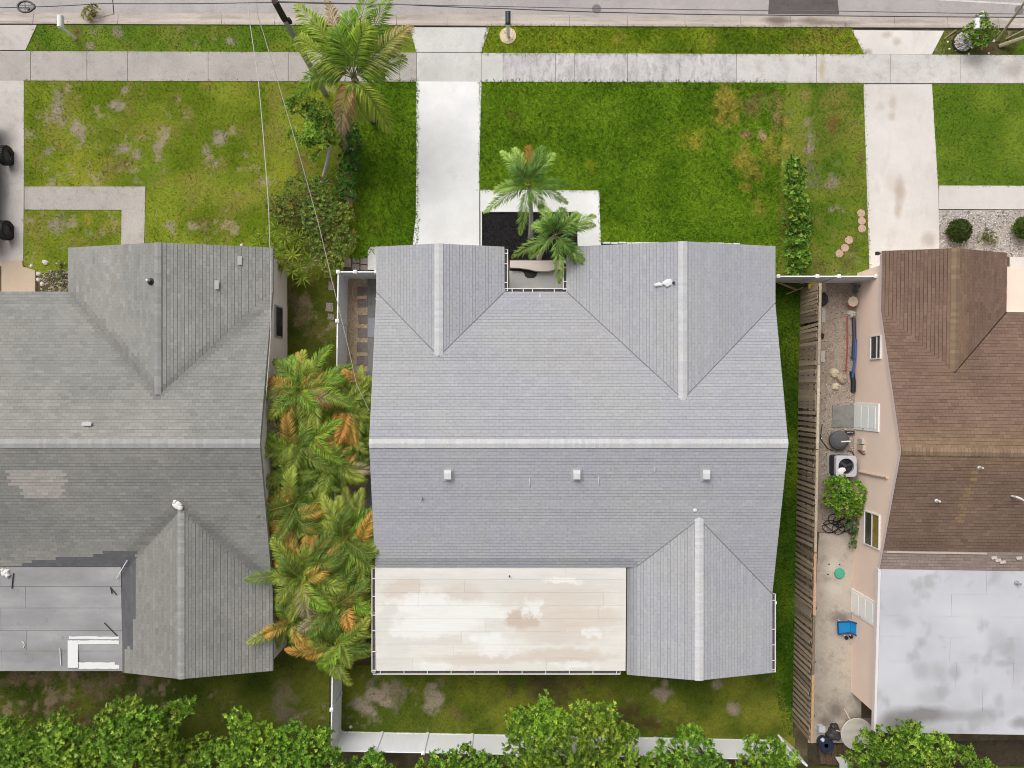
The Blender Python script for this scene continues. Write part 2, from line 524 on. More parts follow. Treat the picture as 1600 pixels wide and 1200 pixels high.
def lawn(name, poly_px, cols, bare, bare_amt, patches=(), dens=300, blade=(0.04, 0.09), seed=1, label='', thatch=None):
    """cols: two greens; bare: soil colour; patches: (px, py, radius px, colour, strength)"""
    r = np.random.default_rng(seed)
    P = np.array([A2(*q) for q in poly_px])
    e1 = np.roll(P, -1, 0) - P; e1 /= np.linalg.norm(e1, axis=1)[:, None]; e0 = np.roll(e1, 1, 0)      # push the edge a little under the paving
    sgn = np.sign(sum(P[i][0] * P[(i + 1) % len(P)][1] - P[(i + 1) % len(P)][0] * P[i][1] for i in range(len(P))))
    nv = np.stack([e0[:, 1] + e1[:, 1], -e0[:, 0] - e1[:, 0]], 1) * sgn; nv /= np.linalg.norm(nv, axis=1)[:, None] + 1e-9
    Pin = P; P = P + nv * .09
    x0, y0 = P.min(0); x1, y1 = P.max(0)

    def colour(x, y):
        f = fbm(x, y, 1.5, 4, seed)
        f = np.clip((f - 0.32) / 0.36, 0, 1)[:, None]
        c = cols[0] * (1 - f) + cols[1] * f
        if thatch is not None:
            t = np.clip((fbm(x, y, 0.8, 5, seed + 40) - 0.5) / 0.18, 0, 1)[:, None] * thatch[1]
            c = c * (1 - t) + thatch[0] * t
        b = np.clip((fbm(x, y, 1.1, 5, seed + 9) * 0.6 + fbm(x, y, 0.25, 3, seed + 5) * 0.4 - (0.70 - 0.25 * bare_amt)) / 0.08, 0, 1)
        k = np.zeros(len(x))
        for q in patches:
            px, py, rad, pc, st = q[:5]
            asp = q[5] if len(q) > 5 else 1.0
            ce = A2(px, py)
            d = np.hypot(x - ce[0], (y - ce[1]) / asp) / (rad / F)
            d = d + 2.4 * (fbm(x, y, 0.42, 5, px * 0.1) - 0.5)
            m_ = np.clip((1.0 - d) / 0.7, 0, 1) * st * np.clip(.55 + 1.1 * (fbm(x, y, .16, 3, py * .1) - .2), 0, 1)
            c = c * (1 - m_[:, None]) + pc * m_[:, None]
            if pc[0] > 0.16 and pc[2] > 0.15: k = np.maximum(k, m_ * .85)
        return c, np.maximum(b * min(1, bare_amt * 2), k * 0.8)

    s = 0.11
    gx, gy = np.meshgrid(np.arange(x0 - s, x1 + s, s), np.arange(y0 - s, y1 + s, s))
    nx, ny = gx.shape[1], gx.shape[0]
    c, b = colour(gx.ravel(), gy.ravel())
    cc = c * (1 - b[:, None]) * 0.9 + bare * b[:, None]
    z = 0.028 + 0.02 * fbm(gx.ravel(), gy.ravel(), 0.6, 3, seed)
    ii = np.arange(nx * ny).reshape(ny, nx)
    F4 = np.stack([ii[:-1, :-1], ii[:-1, 1:], ii[1:, 1:], ii[1:, :-1]], -1).reshape(-1, 4)
    cxy = np.stack([gx.ravel(), gy.ravel()], 1)[F4].mean(1)
    keep = inside(P, cxy[:, 0], cxy[:, 1])
    g = MB(); g.add(np.stack([gx.ravel(), gy.ravel(), z], 1), F4[keep], cc)
    tag(g.build(name, M['soil']), kind='structure')
    area = 0.5 * abs(sum(P[i][0] * P[(i + 1) % len(P)][1] - P[(i + 1) % len(P)][0] * P[i][1] for i in range(len(P))))
    N = int((x1 - x0) * (y1 - y0) * dens)
    x = r.uniform(x0, x1, N); y = r.uniform(y0, y1, N)
    k = inside(Pin + nv * (.07 if dens > 500 else .035), x, y); x, y = x[k], y[k]
    c, b = colour(x, y)
    k = 0.35 * r.random(len(x)) + 0.65 * np.clip((fbm(x, y, .10, 3, seed + 2) - .2) / .6, 0, 1) > b * 0.9
    x, y, c = x[k], y[k], c[k]
    x = x + .045 * r.standard_normal(len(x)); y = y + .045 * r.standard_normal(len(x))
    c = c * (0.58 + 0.84 * np.clip((fbm(x, y, .13, 2, seed + 3) - .25) / .5, 0, 1))[:, None]
    N = len(x)
    L = r.uniform(*blade, N); a = r.uniform(0, 2 * math.pi, N); el = np.radians(r.uniform(10, 70, N))
    D = np.stack([np.cos(a) * np.cos(el), np.sin(a) * np.cos(el), np.sin(el)], 1)
    S = np.stack([-np.sin(a), np.cos(a), np.zeros(N)], 1) * (L * 0.13 + 0.006)[:, None]
    B = np.stack([x, y, np.where(inside(Pin, x, y), 0.03, 0.066)], 1)
    mid = B + D * (L * 0.55)[:, None] + np.array((0, 0, 1)) * (L * 0.12)[:, None]
    tip = B + D * L[:, None]
    c = c * r.uniform(0.6, 1.6, (N, 1)) * np.stack([r.uniform(0.85, 1.2, N), np.ones(N), r.uniform(0.7, 1.3, N)], 1)
    g = MB(); g.quads(np.stack([B - S * 0.4, mid - S, tip, mid + S], 1), c)
    tag(g.build('grass', M['grass']), label, 'grass', kind='stuff')


LUSH = (C(82, 114, 18, 1.3), C(104, 134, 28, 1.3))
PATCHY = (C(96, 114, 24, 1.28), C(126, 138, 42, 1.28))
OLIVE = (C(88, 116, 28, 1.2), C(112, 134, 40, 1.2))
DUSK = (C(60, 72, 20, 1.2), C(92, 98, 34, 1.2))
BARE = C(170, 152, 128)
TAN = C(176, 158, 72, 1.1); YEL = C(160, 156, 50, 1.2)
GREY = C(160, 148, 138); BRN = C(120, 100, 66)
THATCH = (C(150, 138, 70), 0.5)
lawn('lawn_west', [(40.5, 127.5), (560, 127.5), (556, 250), (560, 380), (520, 430), (440, 450), (430, 392), (228.5, 392), (228.5, 291), (40.5, 291)], PATCHY, BARE, 0.30,
     [(92, 162, 16, GREY, 0.9), (123, 200, 12, GREY, 0.9, 2), (95, 190, 14, GREY, 0.7), (75, 238, 11, GREY, .7), (182, 165, 12, GREY, 0.8), (195, 142, 7, GREY, 0.8), (195, 234, 9, GREY, 0.8), (212, 240, 9, GREY, 0.8), (258, 215, 8, GREY, .8), (248, 228, 8, GREY, .8), (342, 215, 11, GREY, .8), (325, 236, 8, GREY, .7), (340, 255, 8, GREY, .8), (383, 243, 8, GREY, .8), (190, 262, 26, BRN, .5), (268, 352, 14, GREY, 0.8), (320, 352, 18, BRN, 0.6), (470, 258, 14, BRN, .6), (440, 275, 30, YEL, .4), (130, 275, 40, YEL, .5), (240, 270, 24, C(96, 126, 34, 1.25), .6), (470, 440, 30, BRN, .7)],
     230, seed=11, label='patchy yellow green grass of the front yard beside the left driveway', thatch=THATCH)
lawn('lawn_west_square', [(40, 330), (190, 330), (190, 392), (107, 392), (107, 420), (58, 424), (40, 414)], PATCHY, BARE, 0.30, [(90, 348, 18, GREY, .7), (135, 340, 14, TAN, .6)], 230, seed=12, label='small square of patchy grass inside the left L shaped path', thatch=THATCH)
lawn('lawn_strip', [(560, 127.5), (651, 127.5), (651, 384), (590, 385), (575, 398), (552, 405), (556, 250)], LUSH, BARE, 0.0, [(590, 355, 14, C(104, 110, 36), .6)], 620, (0.05, 0.11), 13, 'dense dark green grass strip along the white driveway')
lawn('verge_west', [(60, 40.5), (640, 42), (651, 81.5), (42, 79.5)], OLIVE, BARE, 0.2, [(150, 50, 10, GREY, .8), (142, 72, 8, GREY, .8), (120, 50, 12, BRN, .7), (360, 66, 8, GREY, .7), (185, 52, 9, GREY, .6)], 300, seed=14, label='grass verge between road and sidewalk in front of the left yard', thatch=(C(150, 138, 70), 0.3))
lawn('verge_middle', [(763, 43), (1328, 46.5), (1349, 85.5), (753, 83)], (C(88, 112, 20, 1.3), C(124, 140, 34, 1.3)), BARE, 0.0, [(968, 63, 9, TAN, .6), (1112, 68, 12, TAN, .7), (1290, 66, 50, C(140, 130, 60), .7), (865, 66, 12, YEL, .4)], 560, (0.05, 0.10), 15, 'lush grass verge between road and sidewalk with the dark mailbox')
lawn('lawn_middle', [(751, 129), (1225, 131), (1215, 250), (1216, 432), (1158, 400), (1157, 381), (940, 379), (937, 297), (751, 297)], LUSH, BARE, 0.0,
     [(1140, 150, 24, TAN, .75), (1130, 165, 18, TAN, .7), (1175, 163, 22, C(150, 128, 84), .7), (1125, 192, 14, TAN, .8), (1148, 183, 12, TAN, .7), (1170, 210, 14, C(180, 150, 110), .9, .6), (1190, 214, 8, C(190, 150, 120), .9), (1158, 245, 16, TAN, .8, 1.6), (1090, 225, 12, TAN, .6), (1085, 215, 26, YEL, .4), (1180, 260, 20, TAN, .5), (1185, 325, 14, TAN, .5), (1165, 290, 10, TAN, .5), (1215, 180, 16, C(170, 140, 100), .8, 2), (805, 180, 18, C(112, 116, 40), .6), (812, 200, 16, C(112, 116, 40), .5), (920, 260, 12, YEL, .4), (1205, 230, 18, TAN, .7, 2)],
     620, (0.05, 0.11), 16, 'dense dark green front lawn in front of the light grey house')
lawn('lawn_middle_east', [(1225, 131), (1349, 132.5), (1354, 300), (1357, 420), (1345, 432), (1216, 432), (1215, 250)], (C(86, 112, 28, 1.2), C(118, 132, 44, 1.2)), BARE, 0.1,
     [(1264, 190, 10, GREY, .9, 2.5), (1264, 222, 10, GREY, .9, 2.5), (1264, 262, 12, C(130, 122, 108), .8, 2.5), (1228, 185, 9, C(110, 92, 66), .8, 2), (1303, 190, 8, C(120, 86, 50), .8, 3), (1335, 192, 7, C(110, 100, 80), .8), (1300, 158, 28, C(150, 142, 70), .6), (1222, 215, 16, TAN, .8, 2), (1305, 325, 11, GREY, .9), (1300, 285, 12, GREY, .5), (1330, 410, 24, C(100, 90, 60), .6), (1285, 415, 20, BRN, .6), (1345, 245, 8, BRN, .6, 3), (1258, 152, 12, C(160, 140, 90), .6)], 280, seed=17, label='worn olive grass between the hedge and the cream driveway', thatch=(C(150, 138, 70), 0.35))
lawn('lawn_east', [(1456.5, 133), (1700, 133), (1700, 289.5), (1464.5, 289.5)], OLIVE, BARE, 0.05, [(1515, 160, 6, BRN, .7)], 300, seed=18, label='even olive green lawn beside the cream driveway')
lawn('verge_east', [(1476, 50), (1700, 51), (1700, 87), (1458, 86)], (C(84, 92, 40, 1.2), C(100, 112, 40, 1.2)), BARE, 0.25, [(1540, 75, 40, C(110, 92, 70), .9, .6), (1595, 78, 16, C(90, 130, 20, 1.2), .9)], 220, seed=19, label='thin brown grass verge around the white flower bush')
lawn('back_yard', [(536, 1045), (700, 1030), (1206, 1040), (1235, 1130), (1240, 1175), (900, 1152), (700, 1147), (536, 1139)], (C(78, 92, 26, 1.2), C(120, 124, 42, 1.2)), BARE, 0.15,
     [(590, 1085, 26, GREY, .9, 1), (565, 1105, 22, GREY, .8), (610, 1085, 24, C(150, 134, 118), .8), (677, 1095, 14, GREY, .8, 1.6), (710, 1110, 18, BRN, .6), (1030, 1082, 14, GREY, .9), (1040, 1068, 8, GREY, .8), (1118, 1070, 10, GREY, .8), (1145, 1106, 11, GREY, .8), (860, 1075, 80, C(100, 84, 60), .7, .4), (960, 1120, 80, C(88, 66, 46), .8, .35), (1010, 1130, 30, C(80, 60, 40), .7)], 240, seed=20, label='worn back yard grass with bare dirt inside the white fence')
lawn('side_strip_east', [(1190, 446), (1251, 449), (1247, 800), (1238, 1150), (1225, 1130), (1206, 1050), (1190, 1040)], (C(58, 86, 14, 1.25), C(90, 114, 26, 1.25)), BARE, 0.0, [], 560, (0.05, 0.11), 21, 'dense green grass strip beside the wooden board fence')
lawn('back_yard_west', [(-60, 1035), (514, 1035), (512, 1130), (508, 1210), (-60, 1210)], DUSK, C(150, 130, 108), 0.3,
     [(40, 1055, 45, C(138, 118, 94), .8, .4), (150, 1065, 50, C(128, 108, 88), .9, .6), (230, 1062, 30, C(138, 120, 100), .8), (440, 1090, 18, C(130, 116, 96), .7, 2), (450, 1115, 20, C(120, 106, 90), .7), (90, 1110, 50, C(90, 74, 50), .7, .6), (180, 1105, 50, C(90, 74, 50), .6, .6)], 150, seed=22, label='sparse dark grass and dirt behind the left house')
lawn('side_yard_west', [(440, 440), (500, 425), (528, 420), (521, 700), (505, 1040), (420, 1040), (430, 700), (441, 620)], DUSK, C(140, 122, 100), 0.35, [(470, 490, 25, C(126, 112, 84), .7), (490, 520, 20, BRN, .6), (460, 470, 20, C(120, 106, 80), .8)], 170, seed=23, label='shaded thin grass between the left house and the white fence')
lawn('ground_beyond', [(-60, 1200), (1700, 1200), (1700, 1420), (-60, 1420)], DUSK, C(120, 104, 84), 0.3, [], 40, seed=24, label='dark undergrowth behind the back fences')

# ------------------------------------------------------------------ houses
ORD = 'first second third fourth fifth sixth seventh eighth ninth tenth eleventh twelfth thirteenth fourteenth fifteenth sixteenth seventeenth eighteenth'.split()


def px_of(p):
    k = F * H / (H - p[..., 2])
    return NX + p[..., 0] * k, NY - p[..., 1] * k


def scan(uv, v):
    us = []
    n = len(uv)
    for i in range(n):
        (u0, v0), (u1, v1) = uv[i], uv[(i + 1) % n]
        if (v0 > v) != (v1 > v):
            us.append(u0 + (v - v0) * (u1 - u0) / (v1 - v0))
    us.sort()
    return [(us[i], us[i + 1]) for i in range(0, len(us) - 1, 2)]


def plane_axes(pts):
    P = np.asarray(pts, float)
    nrm = np.zeros(3)
    for i in range(len(P)):
        nrm += np.cross(P[i], P[(i + 1) % len(P)])
    nrm /= np.linalg.norm(nrm)
    if nrm[2] < 0: nrm = -nrm
    v = np.array((0, 0, 1.0)) - nrm[2] * nrm
    v /= np.linalg.norm(v)
    u = np.cross(v, nrm)
    return P, nrm, u, v


def shingle_plane(Q, K, pts, colour, e=0.143, w=0.32, r=rng, gap=0.012, jit=0.022):
    P, nrm, u, v = plane_axes(pts)
    o = P[0]
    uv = [((p - o) @ u, (p - o) @ v) for p in P]
    vmin = min(t[1] for t in uv); vmax = max(t[1] for t in uv)
    i = 0; va = vmin
    while va < vmax - 0.01:
        vb = min(va + e, vmax)
        ia, ib = scan(uv, va + 1e-3), scan(uv, vb - 1e-3)
        if len(ia) != len(ib):
            im = scan(uv, 0.5 * (va + vb)); ia = ib = im
        course = 1 + 0.018 * r.standard_normal()
        for (L0, R0), (L1, R1) in zip(ia, ib):
            off = (i % 2) * w * 0.5 + 0.02 * r.random()
            k0 = math.floor((min(L0, L1) - off) / w); k1 = math.ceil((max(R0, R1) - off) / w)
            for k in range(k0, k1):
                u0, u1 = off + k * w + 0.0025, off + (k + 1) * w - 0.0025
                a0, a1 = max(u0, L0), min(u1, R0); b0, b1 = max(u0, L1), min(u1, R1)
                if a1 <= a0 and b1 <= b0: continue
                if a1 < a0: a0 = a1 = min(max(0.5 * (a0 + a1), L0), R0)
                if b1 < b0: b0 = b1 = min(max(0.5 * (b0 + b1), L1), R1)
                lift = 0.015 + 0.006 * r.random()
                p = [o + u * a0 + v * va + nrm * lift, o + u * a1 + v * va + nrm * lift,
                     o + u * b1 + v * (vb - gap) + nrm * 0.009, o + u * b0 + v * (vb - gap) + nrm * 0.009]
                f0 = o + u * a0 + v * va; f1 = o + u * a1 + v * va
                c = colour(0.25 * (p[0] + p[1] + p[2] + p[3])) * course * (1 + jit * r.standard_normal())
                Q.append(p); K.append(c)
                Q.append([f0, f1, p[1], p[0]]); K.append(c * 0.9)
        i += 1; va += e


def deck(planes, mats, parent, thick=0.17, name='roof'):
    b = MB()
    for pts in planes:
        P, nrm, u, v = plane_axes(pts)
        n_ = len(P)
        a = sum(P[i][0] * P[(i + 1) % n_][1] - P[(i + 1) % n_][0] * P[i][1] for i in range(n_))
        if a < 0: P = P[::-1]
        top = P - (0, 0, 0.004); bot = P - (0, 0, thick)
        b.mi = 0; b.add(top, [list(range(n_))])
        b.mi = 1
        b.add(np.concatenate([bot, top]), [list(range(n_))[::-1]] + [[i, (i + 1) % n_, n_ + (i + 1) % n_, n_ + i] for i in range(n_)])
    return b.build(name, mats, parent)


def ridge_caps(roof, p0, p1, slope_l, slope_r, cols, mat, e=0.145, hw=0.19, seed=0):
    """caps laid one over the next along a ridge from p0 to p1"""
    r = np.random.default_rng(seed)
    p0, p1 = np.asarray(p0, float), np.asarray(p1, float)
    d = p1 - p0; L = np.linalg.norm(d[:2]); ang = math.atan2(d[1], d[0])
    protos = []
    for c in cols:
        b = MB(); l = e * 1.35
        z0, z1 = 0.05, 0.028
        V = [(0, 0, z0), (0, hw, z0 - slope_l * hw), (0, -hw, z0 - slope_r * hw), (l, 0, z1), (l, hw, z1 - slope_l * hw), (l, -hw, z1 - slope_r * hw)]
        V += [(x, y, z - 0.022) for x, y, z in V[:3]]
        b.add(V, [[0, 3, 4, 1], [0, 2, 5, 3], [0, 1, 7, 6], [0, 6, 8, 2]], c)
        protos.append(b)
    meshes = []
    n_ = int(L / e)
    for i in range(n_):
        k = r.integers(len(cols))
        pos = p0 + d * (i * e / L)
        if len(meshes) <= k or meshes[k] is None:
            while len(meshes) <= k: meshes.append(None)
            o_ = protos[k].build('ridge_cap', mat)
            o_.parent = roof; meshes[k] = o_.data
            BASE[o_.name] = BASE[roof.name]
            o_.location = pos - BASE[roof.name]; o_.rotation_euler = (0, 0, ang)
        else:
            share(meshes[k], 'ridge_cap', roof, pos, ang)


def wall_block(b, prof, a0, a1, axis):
    """profile (s, z) extruded along the other horizontal axis"""
    n_ = len(prof)
    if axis == 'x': V = [(a0, s, z) for s, z in prof] + [(a1, s, z) for s, z in prof]
    else: V = [(s, a0, z) for s, z in prof] + [(s, a1, z) for s, z in prof]
    b.add(V, [list(range(n_)), list(range(n_, 2 * n_))[::-1]] + [[i, n_ + i, n_ + (i + 1) % n_, (i + 1) % n_] for i in range(n_)])


def blob(b, x, y, z, r, h, n=9, col=(0.7,) * 3, seed=0, rx=1.0):
    q = np.random.default_rng(seed)
    k = 1 + 0.5 * (q.random(n) - 0.5)
    a = np.arange(n) * 2 * math.pi / n
    rings = [(1.0, 0.0), (0.8, 0.7), (0.4, 1.0)]
    V = []
    for s, t in rings:
        V += [(x + r * s * kk * math.cos(t_) * rx, y + r * s * kk * math.sin(t_), z + h * t) for kk, t_ in zip(k, a)]
    f = [[i * n + j, i * n + (j + 1) % n, (i + 1) * n + (j + 1) % n, (i + 1) * n + j] for i in range(2) for j in range(n)]
    f.append(list(range(2 * n, 3 * n)))
    b.add(V, f, col)


def gutter(parent, p0, p1, out, z, straps, wid=0.15):
    """open white gutter with hanger straps; out = outward direction"""
    p0, p1, out = np.asarray(p0, float), np.asarray(p1, float), np.asarray(out, float)
    d = p1 - p0; L = np.linalg.norm(d); d /= L
    b = MB()
    c = lambda s, t: np.append(p0 + d * s + out * t, 0)
    mid = 0.5 * L
    d3, o3, z3 = np.append(d, 0), np.append(out, 0), np.array((0, 0, 1.0))
    b.obox(c(mid, wid) + z3 * (z - 0.05), d3 * L / 2, o3 * 0.016, z3 * 0.055)
    b.obox(c(mid, wid * 0.5) + z3 * (z - 0.105), d3 * L / 2, o3 * wid * 0.5, z3 * 0.004)
    b.obox(c(mid, 0.008) + z3 * (z - 0.055), d3 * L / 2, o3 * 0.006, z3 * 0.05)
    for s in (0.0, L):
        b.obox(c(s, wid * 0.5) + z3 * (z - 0.05), d3 * 0.006, o3 * wid * 0.5, z3 * 0.055)
    g = b.build('gutter', M['white'], parent)
    lf = MB()                                            # dark strip along the inside of the trough
    lf.obox(c(mid, wid * 0.5) + z3 * (z - 0.085), d3 * (L / 2 - 0.02), o3 * wid * 0.42, z3 * 0.012)
    lf.build('trough_strip', M['trough_dark'], g)
    for s in straps:
        sb = MB(); sb.obox(c(s * L, wid * 0.4) + z3 * (z + 0.006), d3 * 0.018, o3 * wid * 0.6, z3 * 0.005)
        sb.build('strap', M['white'], g)
    return g


M['trough_dark'] = mat_plain('trough_strip', C(96, 86, 84), 0.95, 0.5, 12)

# ---- the light grey house in the middle
S1 = 0.245; ZR = 4.1; YR = -2.21; XL, XR = -5.95, 11.5
YF = YR + 1.6 / S1; YW = 6.3; YP = -7.67; ZP = ZR - S1 * (YR - YP)
hc = root('house', (2.8, -2.2, 0), 'light grey shingled house with a white flat patio roof in the middle', 'house')
pl_main_f = [(XL, YR, ZR), (XR, YR, ZR), (XR, 3.83, 2.62), (7.22, -0.37, 3.65), (2.41, YF, 2.5), (-0.34, YF, 2.5), (-3.14, 1.46, 3.2), (XL, YF, 2.5)]
pl_fl = [[(XL, YW, 2.5), (-3.14, YW, 3.2), (-3.14, 1.46, 3.2), (XL, YF, 2.5)], [(-0.34, YW, 2.5), (-3.14, YW, 3.2), (-3.14, 1.46, 3.2), (-0.34, YF, 2.5)]]
pl_fr = [[(2.41, YW, 2.5), (7.22, YW, 3.65), (7.22, -0.37, 3.65), (2.41, YF, 2.5)], [(XR, YW, 2.62), (7.22, YW, 3.65), (7.22, -0.37, 3.65), (XR, 3.83, 2.62)]]
pl_main_r = [(XR, YR, ZR), (XL, YR, ZR), (XL, YP, ZP), (5.4, YP, ZP), (8.0, -5.48, 3.3), (11.43, -8.94, 2.45)]
pl_rr = [[(5.03, -12.4, 2.68), (8.0, -12.4, 3.3), (8.0, -5.48, 3.3), (5.4, YP, ZP), (5.03, YP, 2.68)], [(11.43, -12.4, 2.45), (8.0, -12.4, 3.3), (8.0, -5.48, 3.3), (11.43, -8.94, 2.45)]]
planes_c = [pl_main_f, pl_main_r] + pl_fl + pl_fr + pl_rr
roof_c = deck(planes_c, [M['underlay'], M['white']], hc)
GREYC, BLUEC = C(183, 183, 185), C(179, 180, 187)


def col_c(p):
    f = fbm(np.array([p[0]]), np.array([p[1]]), 2.5, 3, 3)[0]
    c = GREYC + (BLUEC - GREYC) * min(max((f - 0.35) / 0.3, 0), 1)
    if (p[1] < -7.33 and p[0] < 5.4) or (p[1] < -7.3 and p[0] < 5.4):
        c = c * 0.80  # steeper fold beside the flat roof, its darker shading put into the colour
    return c


Q, K = [], []
r1 = np.random.default_rng(21)
for pts in planes_c:
    shingle_plane(Q, K, pts, col_c, r=r1)
b = MB(); b.quads(Q, np.clip(K, 0, 0.9))
tag(b.build('shingles', M['shingle'], roof_c), kind='stuff')
capc = [C(212, 212, 214), C(217, 217, 218), C(208, 208, 211), C(213, 212, 211)]
ridge_caps(roof_c, (XL, YR, ZR), (XR, YR, ZR), S1, S1, capc, M['shingle'], seed=1)
ridge_caps(roof_c, (-3.14, YW, 3.2), (-3.14, 1.42, 3.2), .25, .25, capc, M['shingle'], seed=2)
ridge_caps(roof_c, (7.22, YW, 3.65), (7.22, -0.4, 3.65), .24, .24, capc, M['shingle'], seed=3)
ridge_caps(roof_c, (8.0, -12.4, 3.3), (8.0, -5.4, 3.3), .22, .22, capc, M['shingle'], seed=4)
# valley flashing: thin dark metal strips
vf = MB()
for p0, p1 in (((XL, YF, 2.5), (-3.14, 1.46, 3.2)), ((-0.34, YF, 2.5), (-3.14, 1.46, 3.2)), ((2.41, YF, 2.5), (7.22, -0.37, 3.65)), ((XR, 3.83, 2.62), (7.22, -0.37, 3.65)), ((5.4, YP, ZP), (8, -5.48, 3.3)), ((11.43, -8.94, 2.45), (8, -5.48, 3.3))):
    vf = MB()
    vf.tube([np.array(p0) + (0, 0, 0.012), np.array(p1) + (0, 0, 0.012)], 0.026, 5)
    vf.build('valley_flashing', M['underlay'], roof_c)
# walls
wb = MB()
wall_block(wb, [(-7.4, 0), (3.95, 0), (3.95, 2.38), (YR, 3.9), (-7.4, 2.6)], XL + 0.35, XR - 0.35, 'x')
wall_block(wb, [(XL + 0.36, 0), (-0.75, 0), (-0.75, 2.38), (-3.14, 2.98), (XL + 0.36, 2.4)], 3.0, 5.95, 'y')
wall_block(wb, [(2.85, 0), (XR - 0.36, 0), (XR - 0.36, 2.5), (7.22, 3.42), (2.85, 2.4)], 3.0, 5.95, 'y')
wall_block(wb, [(5.4, 0), (11.06, 0), (11.06, 2.35), (8.0, 3.1), (5.4, 2.45)], -12.1, -7.0, 'y')
wb.build('wall', M['grey_stucco'], hc)
# white membrane patio roof in overlapping sheets
m_p, n, p, o = new_mat('stained_white_membrane')
at_ = n.nodes.new('ShaderNodeAttribute'); at_.attribute_name = 'Col'
f2 = noise(n, 0.9, 8, 0.65, (0.5, 1.3, 1), (9.1, 3.3, 0))
c2 = mix(n, 1.0, at_.outputs['Color'], ramp(n, f2, [(0.3, (.95, .94, .93)), (0.6, (1.03, 1.03, 1.03))]), 'MULTIPLY')
n.links.new(c2, p.inputs['Base Color'])
TN, WT, GT = C(220, 206, 190), C(249, 248, 244), C(225, 223, 216)
add_spots(m_p, [(q[0], q[1], q[2] * 1.45, q[3] * 1.35, q[4], q[5] * .88) for q in [(760, 905, 6, .35, GT, .6), (625, 918, 1.0, .45, TN, .8), (720, 925, 1.0, .5, TN, .6), (870, 935, 2.2, .6, TN, .55), (900, 965, 2.3, .5, TN, .75), (810, 968, .7, .5, C(206, 188, 168), .9), (880, 990, 2.2, .5, TN, .6), (760, 1030, 2.4, .3, TN, .7), (890, 1025, 2.0, .35, TN, .8), (620, 1000, 1.0, 1.0, GT, .7), (605, 965, .5, .8, GT, .8),
               (665, 945, 1.4, .4, WT, .95), (680, 975, 2.0, .55, WT, 1.0), (745, 955, 1.1, .5, WT, .9), (650, 990, 1.2, .3, WT, .9), (765, 1000, .9, .35, WT, 1.0), (770, 1018, .8, .3, WT, .9), (835, 950, .5, .5, WT, .9), (925, 990, .4, .3, WT, .9), (900, 1040, .9, .2, WT, .9), (665, 935, 1.0, .3, WT, .8), (880, 907, .8, .15, WT, .9), (680, 1045, 1.0, .25, WT, .7)]], 2.65, (3.0, .7, 0), (.45, .85), 1.5)
f3 = noise(n, 3.0, 6, 0.7, (0.25, 4.0, 1), (1.7, 8.3, 0))
c3 = mix(n, 1.0, p.inputs['Base Color'].links[0].from_socket, ramp(n, f3, [(0.35, (.95, .945, .94)), (0.6, (1.01, 1.01, 1.01))]), 'MULTIPLY')
n.links.new(c3, p.inputs['Base Color'])
p.inputs['Roughness'].default_value = 0.6
pr = MB()
zf = lambda y: 2.74 + (y - YP) * 0.04
pr.prism([(-5.97, YP), (4.98, YP), (4.98, -12.3), (-5.97, -12.3)], [2.56, 2.56, 2.4, 2.4], [2.70, 2.70, 2.51, 2.51])
pat = pr.build('patio_roof', M['white'], hc)
ys = np.linspace(YP + 0.02, -12.28, 9)
r2 = np.random.default_rng(5)
for i in range(8):
    cuts = [-5.96] + sorted(r2.uniform(-4.5, 4.0, 2 if i % 3 else 1)) + [4.97]
    for j in range(len(cuts) - 1):
        b = MB(); x0, x1 = cuts[j], cuts[j + 1] - 0.004
        y0, y1 = ys[i], ys[i + 1] + 0.004
        z0, z1 = zf(y0), zf(y1)
        b.prism([(x0, y0), (x1, y0), (x1, y1), (x0, y1)], [z0 - 0.035, z0 - 0.035, z1 - 0.03, z1 - 0.03], [z0, z0, z1 + 0.008, z1 + 0.008], C(236, 232, 224) * r2.uniform(.95, 1.03))
        b.build('roof_sheet', m_p, pat)
pv = MB(); c = A(796, 900, 2.73); pv.lathe(c[0], c[1], [(0.03, 2.7), (0.03, 2.86)], 8); pv.build('vent_pipe', M['dark'], hc)
# gutters
gutter(hc, (-5.97, YP - 0.1), (-5.97, -12.32), (-1, 0), 2.62, [0.1, 0.27, 0.45, 0.6, 0.8, 0.98])
gutter(hc, (-6.1, -12.3), (4.75, -12.3), (0, -1), 2.5, list(np.linspace(0.03, 0.985, 11)))
gutter(hc, (11.43, -8.95), (11.43, -12.38), (1, 0), 2.44, [0.08, 0.45, 0.65, 0.85, 0.97])
gutter(hc, (-0.34, YW - 0.1), (-0.34, YF + 0.05), (1, 0), 2.48, [0.1, 0.35, 0.8])
gutter(hc, (-0.32, YF), (2.4, YF), (0, 1), 2.46, [0.12, 0.3, 0.45, 0.8])
gutter(hc, (2.41, YF + 0.1), (2.41, YF + 1.3), (-1, 0), 2.48, [0.3, 0.8])
ds = MB(); ds.obox((11.62, -9.35, 1.3), (0.04, 0, 0), (0, 0.06, 0), (0, 0, 1.1)); ds.build('downspout', M['white'], hc)


def zc_rear(y): return ZR - S1 * (YR - y)


